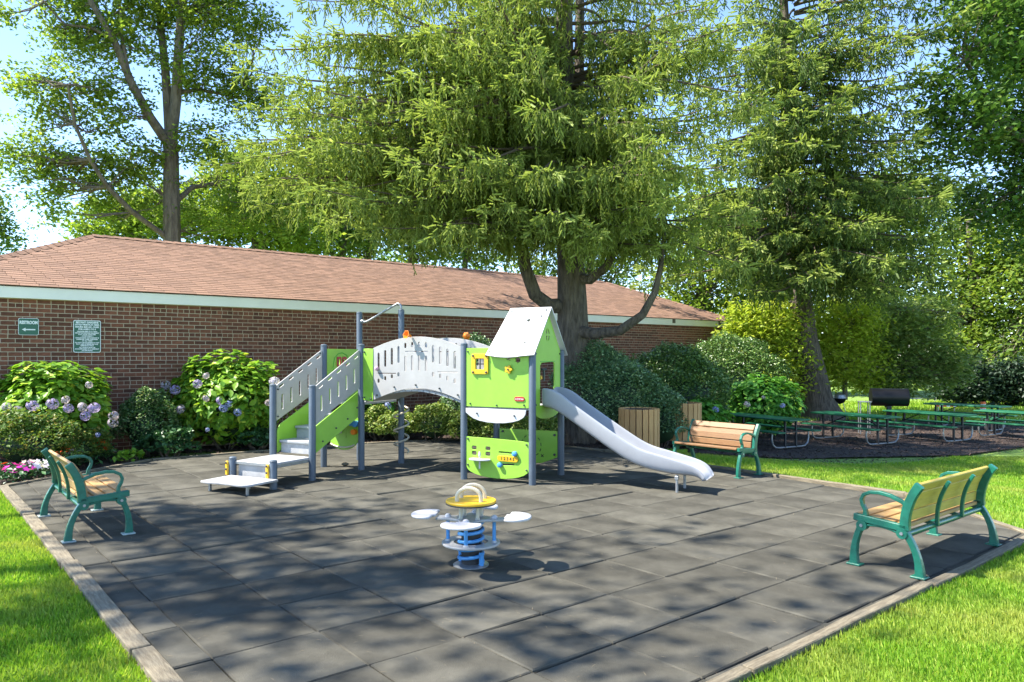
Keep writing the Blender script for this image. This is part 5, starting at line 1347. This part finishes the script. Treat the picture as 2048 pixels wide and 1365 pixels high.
# hydrangeas: big leaves one by one on the sunny side, the rest as foliage, flower heads as parts
HL_V = np.array([[0, -0.5, 0], [0.2, -0.33, 0.05], [0.33, 0.0, 0.06], [0.17, 0.33, 0.02], [0, 0.55, -0.10], [-0.17, 0.33, 0.02], [-0.33, 0.0, 0.06], [-0.2, -0.33, 0.05], [0, 0.0, 0.0]])
HL_F = np.array([[0, 1, 8], [1, 2, 8], [2, 3, 8], [3, 4, 8], [4, 5, 8], [5, 6, 8], [6, 7, 8], [7, 0, 8]])
def head_mesh(r, matn):
    n = 110; d = rng.normal(size=(n, 3)); d /= np.linalg.norm(d, axis=1)[:, None]
    fr = frames_from_dirs(d); fr = np.stack([fr[:, :, 0], fr[:, :, 2], fr[:, :, 1]], axis=2)
    PT = np.array([[0.5, 0, 0.03], [0.15, 0.15, 0], [0, 0.5, 0.03], [-0.15, 0.15, 0], [-0.5, 0, 0.03], [-0.15, -0.15, 0], [0, -0.5, 0.03], [0.15, -0.15, 0]])
    PF = np.array([[0, 1, 2, 3, 4, 5, 6, 7]])
    return leaves('flower_head', d * r * np.array([1, 1, 0.85]), 0.040, M[matn], tv=PT, tf=PF, frames=fr)
HEADS = {k: head_mesh(0.084, k) for k in ('f_lilac', 'f_blue', 'f_pale', 'f_white')}
LEAFM = {}
def one_leaf(matn):
    if matn not in LEAFM:
        LEAFM[matn] = [np_mesh('leaf', HL_V * np.array([s, 1, c_]), HL_F, M[matn], True) for s, c_ in ((1, 1), (0.9, 1.8), (1.1, 0.5))]
    return random.choice(LEAFM[matn])
def hydrangea(label, c, r, n, leaf, matn, heads, parts=110):
    c = Vector(c); t = thing('hydrangea', label, 'hydrangea', c, 0, 'hydrangea bushes')
    d = rng.normal(size=(n, 3)); d /= np.linalg.norm(d, axis=1)[:, None]; d[:, 2] = np.where(d[:, 2] < -0.5, -d[:, 2], d[:, 2])
    bd_ = rng.normal(size=(16, 3)); bd_ /= np.linalg.norm(bd_, axis=1)[:, None]; bd_[:, 2] = np.abs(bd_[:, 2])
    lump = np.max(np.exp(-((1 - d @ bd_.T) / 0.06)), axis=1)
    q = 0.76 + 0.34 * lump - 0.25 * rng.random(n) ** 2
    P = d * q[:, None] * np.array(r) + np.array([0, 0, r[2] * 0.85])
    keep = P[:, 2] > 0.06; P = P[keep]; d = d[keep]
    nrm = d * 0.7 + np.array([0, 0, 0.75]) + rng.normal(size=d.shape) * 0.35; nrm /= np.linalg.norm(nrm, axis=1)[:, None]
    out = d + np.array([0, 0, -0.25]) + rng.normal(size=d.shape) * 0.4
    out -= nrm * np.sum(out * nrm, axis=1)[:, None]; out /= np.linalg.norm(out, axis=1)[:, None]
    fr = np.stack([np.cross(out, nrm), out, nrm], axis=2)
    size = leaf * rng.uniform(0.6, 1.15, len(P))
    face = d @ np.array([0.2, -0.9, 0.35]) + 0.6 * (q[keep] - 0.8); order = np.argsort(-face)
    solo = set(order[:parts * 3:3].tolist()); rest = np.array([k for k in range(len(P)) if k not in solo])
    obj('foliage', leaves('foliage', P[rest], size[rest], M[matn], tv=HL_V, tf=HL_F, frames=fr[rest]), t)
    for k in solo:
        o = obj('leaf', one_leaf(matn), t)
        Mx = Matrix([[*(fr[k][0] * size[k]), P[k][0]], [*(fr[k][1] * size[k]), P[k][1]], [*(fr[k][2] * size[k]), P[k][2]], [0, 0, 0, 1]]); o.matrix_local = Mx
    ni = int(n * 0.8); di = rng.normal(size=(ni, 3)); di /= np.linalg.norm(di, axis=1)[:, None]
    Pi = di * (0.5 + 0.3 * rng.random(ni))[:, None] * np.array(r) + np.array([0, 0, r[2] * 0.85]); Pi = Pi[Pi[:, 2] > 0.08]
    obj('inner_foliage', leaves('inner_foliage', Pi, leaf * 0.9, M[matn], 0.5, tv=HL_V, tf=HL_F), t)
    o = ico_lump('dark_hull', (r[0] * 0.55, r[1] * 0.55, r[2] * 0.6), M['l_conifer'], t, c.y); o.location = (0, 0, r[2] * 0.65)  # opaque hull added to block the view through, dark like the shaded interior
    m = MB()
    for k in range(9):
        a = random.uniform(0, 6.28); m.tube(wiggle((0.08 * math.cos(a), 0.08 * math.sin(a), -0.05), (r[0] * 0.7 * math.cos(a), r[1] * 0.7 * math.sin(a), r[2]), 4, 0.04), [0.014, 0.012, 0.011, 0.009, 0.006], 5)
    m.build('stems', M['twig'], t)
    for (px, py, kind, s) in heads:
        # head sits where its line of sight meets the front of the bush
        dv = Vector(((px - CX) / F, 1, -(py - CY) / F)); cc = c + Vector((0, 0, r[2] * 0.85)); best = None
        for i_ in range(400):
            Yd = c.y - 1.6 * r[1] + i_ * (2.2 * r[1]) / 400; p = Vector((dv.x * Yd, Yd, H + dv.z * Yd)); e_ = p - cc
            if (e_.x / r[0]) ** 2 + (e_.y / r[1]) ** 2 + (e_.z / r[2]) ** 2 < 1.02: best = p; break
        if best is None:
            p = Vector((dv.x * c.y, c.y, H + dv.z * c.y)); e_ = p - cc
            q_ = Vector((e_.x / r[0], e_.y / r[1] - 0.35, e_.z / r[2])); q_.normalize(); best = cc + Vector((q_.x * r[0], q_.y * r[1], q_.z * r[2])) * 0.98
        o = obj('flower_head', HEADS[kind], t); o.location = best - c; o.scale = (s, s, s); o.rotation_euler = (random.random(), random.random(), random.random() * 6)
def bedp(px, b):
    dx = (px - CX) / F; Yv = b / (B.x * dx + B.y); return Vector((dx * Yv, Yv, -0.03))
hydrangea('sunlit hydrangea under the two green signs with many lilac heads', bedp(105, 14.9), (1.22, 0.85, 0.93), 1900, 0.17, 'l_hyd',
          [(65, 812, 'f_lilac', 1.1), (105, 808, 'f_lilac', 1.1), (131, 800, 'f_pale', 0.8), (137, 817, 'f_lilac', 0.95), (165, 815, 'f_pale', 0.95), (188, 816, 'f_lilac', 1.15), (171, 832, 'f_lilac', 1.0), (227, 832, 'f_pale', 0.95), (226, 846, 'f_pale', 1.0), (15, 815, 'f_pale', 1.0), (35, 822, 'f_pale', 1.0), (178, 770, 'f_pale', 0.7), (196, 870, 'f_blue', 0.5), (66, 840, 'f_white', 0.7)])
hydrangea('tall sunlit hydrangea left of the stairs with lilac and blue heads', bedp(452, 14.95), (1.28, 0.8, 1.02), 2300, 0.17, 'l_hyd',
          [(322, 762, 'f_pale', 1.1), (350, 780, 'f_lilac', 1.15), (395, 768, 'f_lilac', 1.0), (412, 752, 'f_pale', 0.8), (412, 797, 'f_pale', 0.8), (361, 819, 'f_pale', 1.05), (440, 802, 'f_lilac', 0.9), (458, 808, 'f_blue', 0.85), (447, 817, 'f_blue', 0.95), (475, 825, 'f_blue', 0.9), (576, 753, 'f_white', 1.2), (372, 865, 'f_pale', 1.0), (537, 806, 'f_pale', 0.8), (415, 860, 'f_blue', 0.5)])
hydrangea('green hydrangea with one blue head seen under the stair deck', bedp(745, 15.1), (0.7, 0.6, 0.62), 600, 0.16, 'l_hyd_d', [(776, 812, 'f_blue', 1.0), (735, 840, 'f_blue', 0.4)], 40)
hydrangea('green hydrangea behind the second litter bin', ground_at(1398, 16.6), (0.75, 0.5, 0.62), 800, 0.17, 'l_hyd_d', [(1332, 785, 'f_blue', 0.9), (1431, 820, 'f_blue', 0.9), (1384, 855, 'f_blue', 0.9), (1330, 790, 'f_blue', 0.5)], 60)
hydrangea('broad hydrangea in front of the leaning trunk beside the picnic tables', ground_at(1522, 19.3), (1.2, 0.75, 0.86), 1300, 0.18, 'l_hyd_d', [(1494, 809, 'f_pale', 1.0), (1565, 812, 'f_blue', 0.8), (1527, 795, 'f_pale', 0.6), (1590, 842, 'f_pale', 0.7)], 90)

# low plants and bedding flowers at the left
shrub('nandina', 'feathery bronze green shrub at the left edge in front of the hydrangea', bedp(52, 14.15), (0.85, 0.5, 0.50), 9000, 0.055, 'l_nandina', rough=0.3)
shrub('nandina', 'feathery green shrub behind the left bench', bedp(150, 14.35), (0.55, 0.4, 0.36), 4500, 0.055, 'l_nandina', rough=0.3)
for (px, b, rx, rz, lbx) in ((335, 14.35, 0.5, 0.30, 'dark lobed leafy plant on the mulch below the flecked shrub'), (515, 14.5, 0.42, 0.26, 'dark lobed leafy plant beside the stair posts'), (258, 14.1, 0.14, 0.12, 'tiny pale green plant alone on the dark mulch')):
    shrub('ground_plant', lbx, bedp(px, b), (rx, 0.35, rz), 900 if rx > 0.2 else 120, 0.10, 'l_low' if rx > 0.2 else 'l_hyd', core=rx > 0.2, rough=0.3)
FL_V = np.array([[0.5, 0.1, 0.04], [0.16, 0.2, 0], [0.1, 0.5, 0.04], [-0.2, 0.2, 0], [-0.5, 0.1, 0.04], [-0.22, -0.15, 0], [-0.3, -0.45, 0.04], [0, -0.25, 0], [0.3, -0.45, 0.04], [0.22, -0.15, 0]])
def bedding(label, px, py, kind, w, n, hgt=0.22):
    c = gp(px, py + 1, 0.0) + Vector((0, 0, -0.02))
    t = thing('flower_clump', label, 'flowers', c, 0, 'bedding flowers at the left edge')
    q = rng.normal(size=(170, 3)) * np.array([w, w * 0.7, 0.05]) + np.array([0, 0, hgt * 0.55]); q[:, 2] = np.clip(q[:, 2], 0.02, hgt)
    obj('foliage', leaves('foliage', q, 0.085, M['l_low'], 0.6), t)
    for k in range(n):
        me = FLW[kind]; o = obj('blossom', me, t); o.location = (random.gauss(0, w * 0.85), random.gauss(-0.04, w * 0.6), hgt * random.uniform(0.75, 1.15)); o.rotation_euler = (random.gauss(0.5, 0.3), random.gauss(0, 0.3), random.random() * 6); s = random.uniform(0.8, 1.2); o.scale = (s, s, s)
    return t
FLW = {k: np_mesh('blossom', FL_V * 0.10, np.array([[0, 1, 2, 3, 4, 5, 6, 7, 8, 9]]), M[k]) for k in ('f_white', 'f_pink', 'f_orange')}
bedding('magenta bedding flowers at the far left edge of the bed', 22, 962, 'f_pink', 0.17, 18)
bedding('second magenta bedding clump left of the white flowers', 48, 955, 'f_pink', 0.10, 6)
bedding('orange bedding flowers at the very left edge', 4, 953, 'f_orange', 0.10, 5)
bedding('white and lilac bedding flowers behind the left bench', 94, 951, 'f_white', 0.20, 48)
bedding('red orange bedding flowers just behind the bench top', 118, 938, 'f_orange', 0.12, 16, 0.34)
bedding('white bedding flowers between the bench back and the orange clump', 152, 934, 'f_white', 0.14, 20, 0.27)
bedding('magenta blossom clump right of the bench top', 168, 917, 'f_pink', 0.06, 3)
bedding('bright orange bedding flowers alone on the dark mulch', 202, 924, 'f_orange', 0.13, 20, 0.34)
# a stone under the stairs
m = MB(); bm = bmesh.new()
p = gp(690, 932); st = ico_lump('stone', (0.07, 0.05, 0.04), M['timber'], None, 3.0); st.location = (p.x, p.y, 0.03); st.scale=(1,1,1); tag(st, 'small brown stone lying on the rubber under the stairs', 'stone')
bm.free()
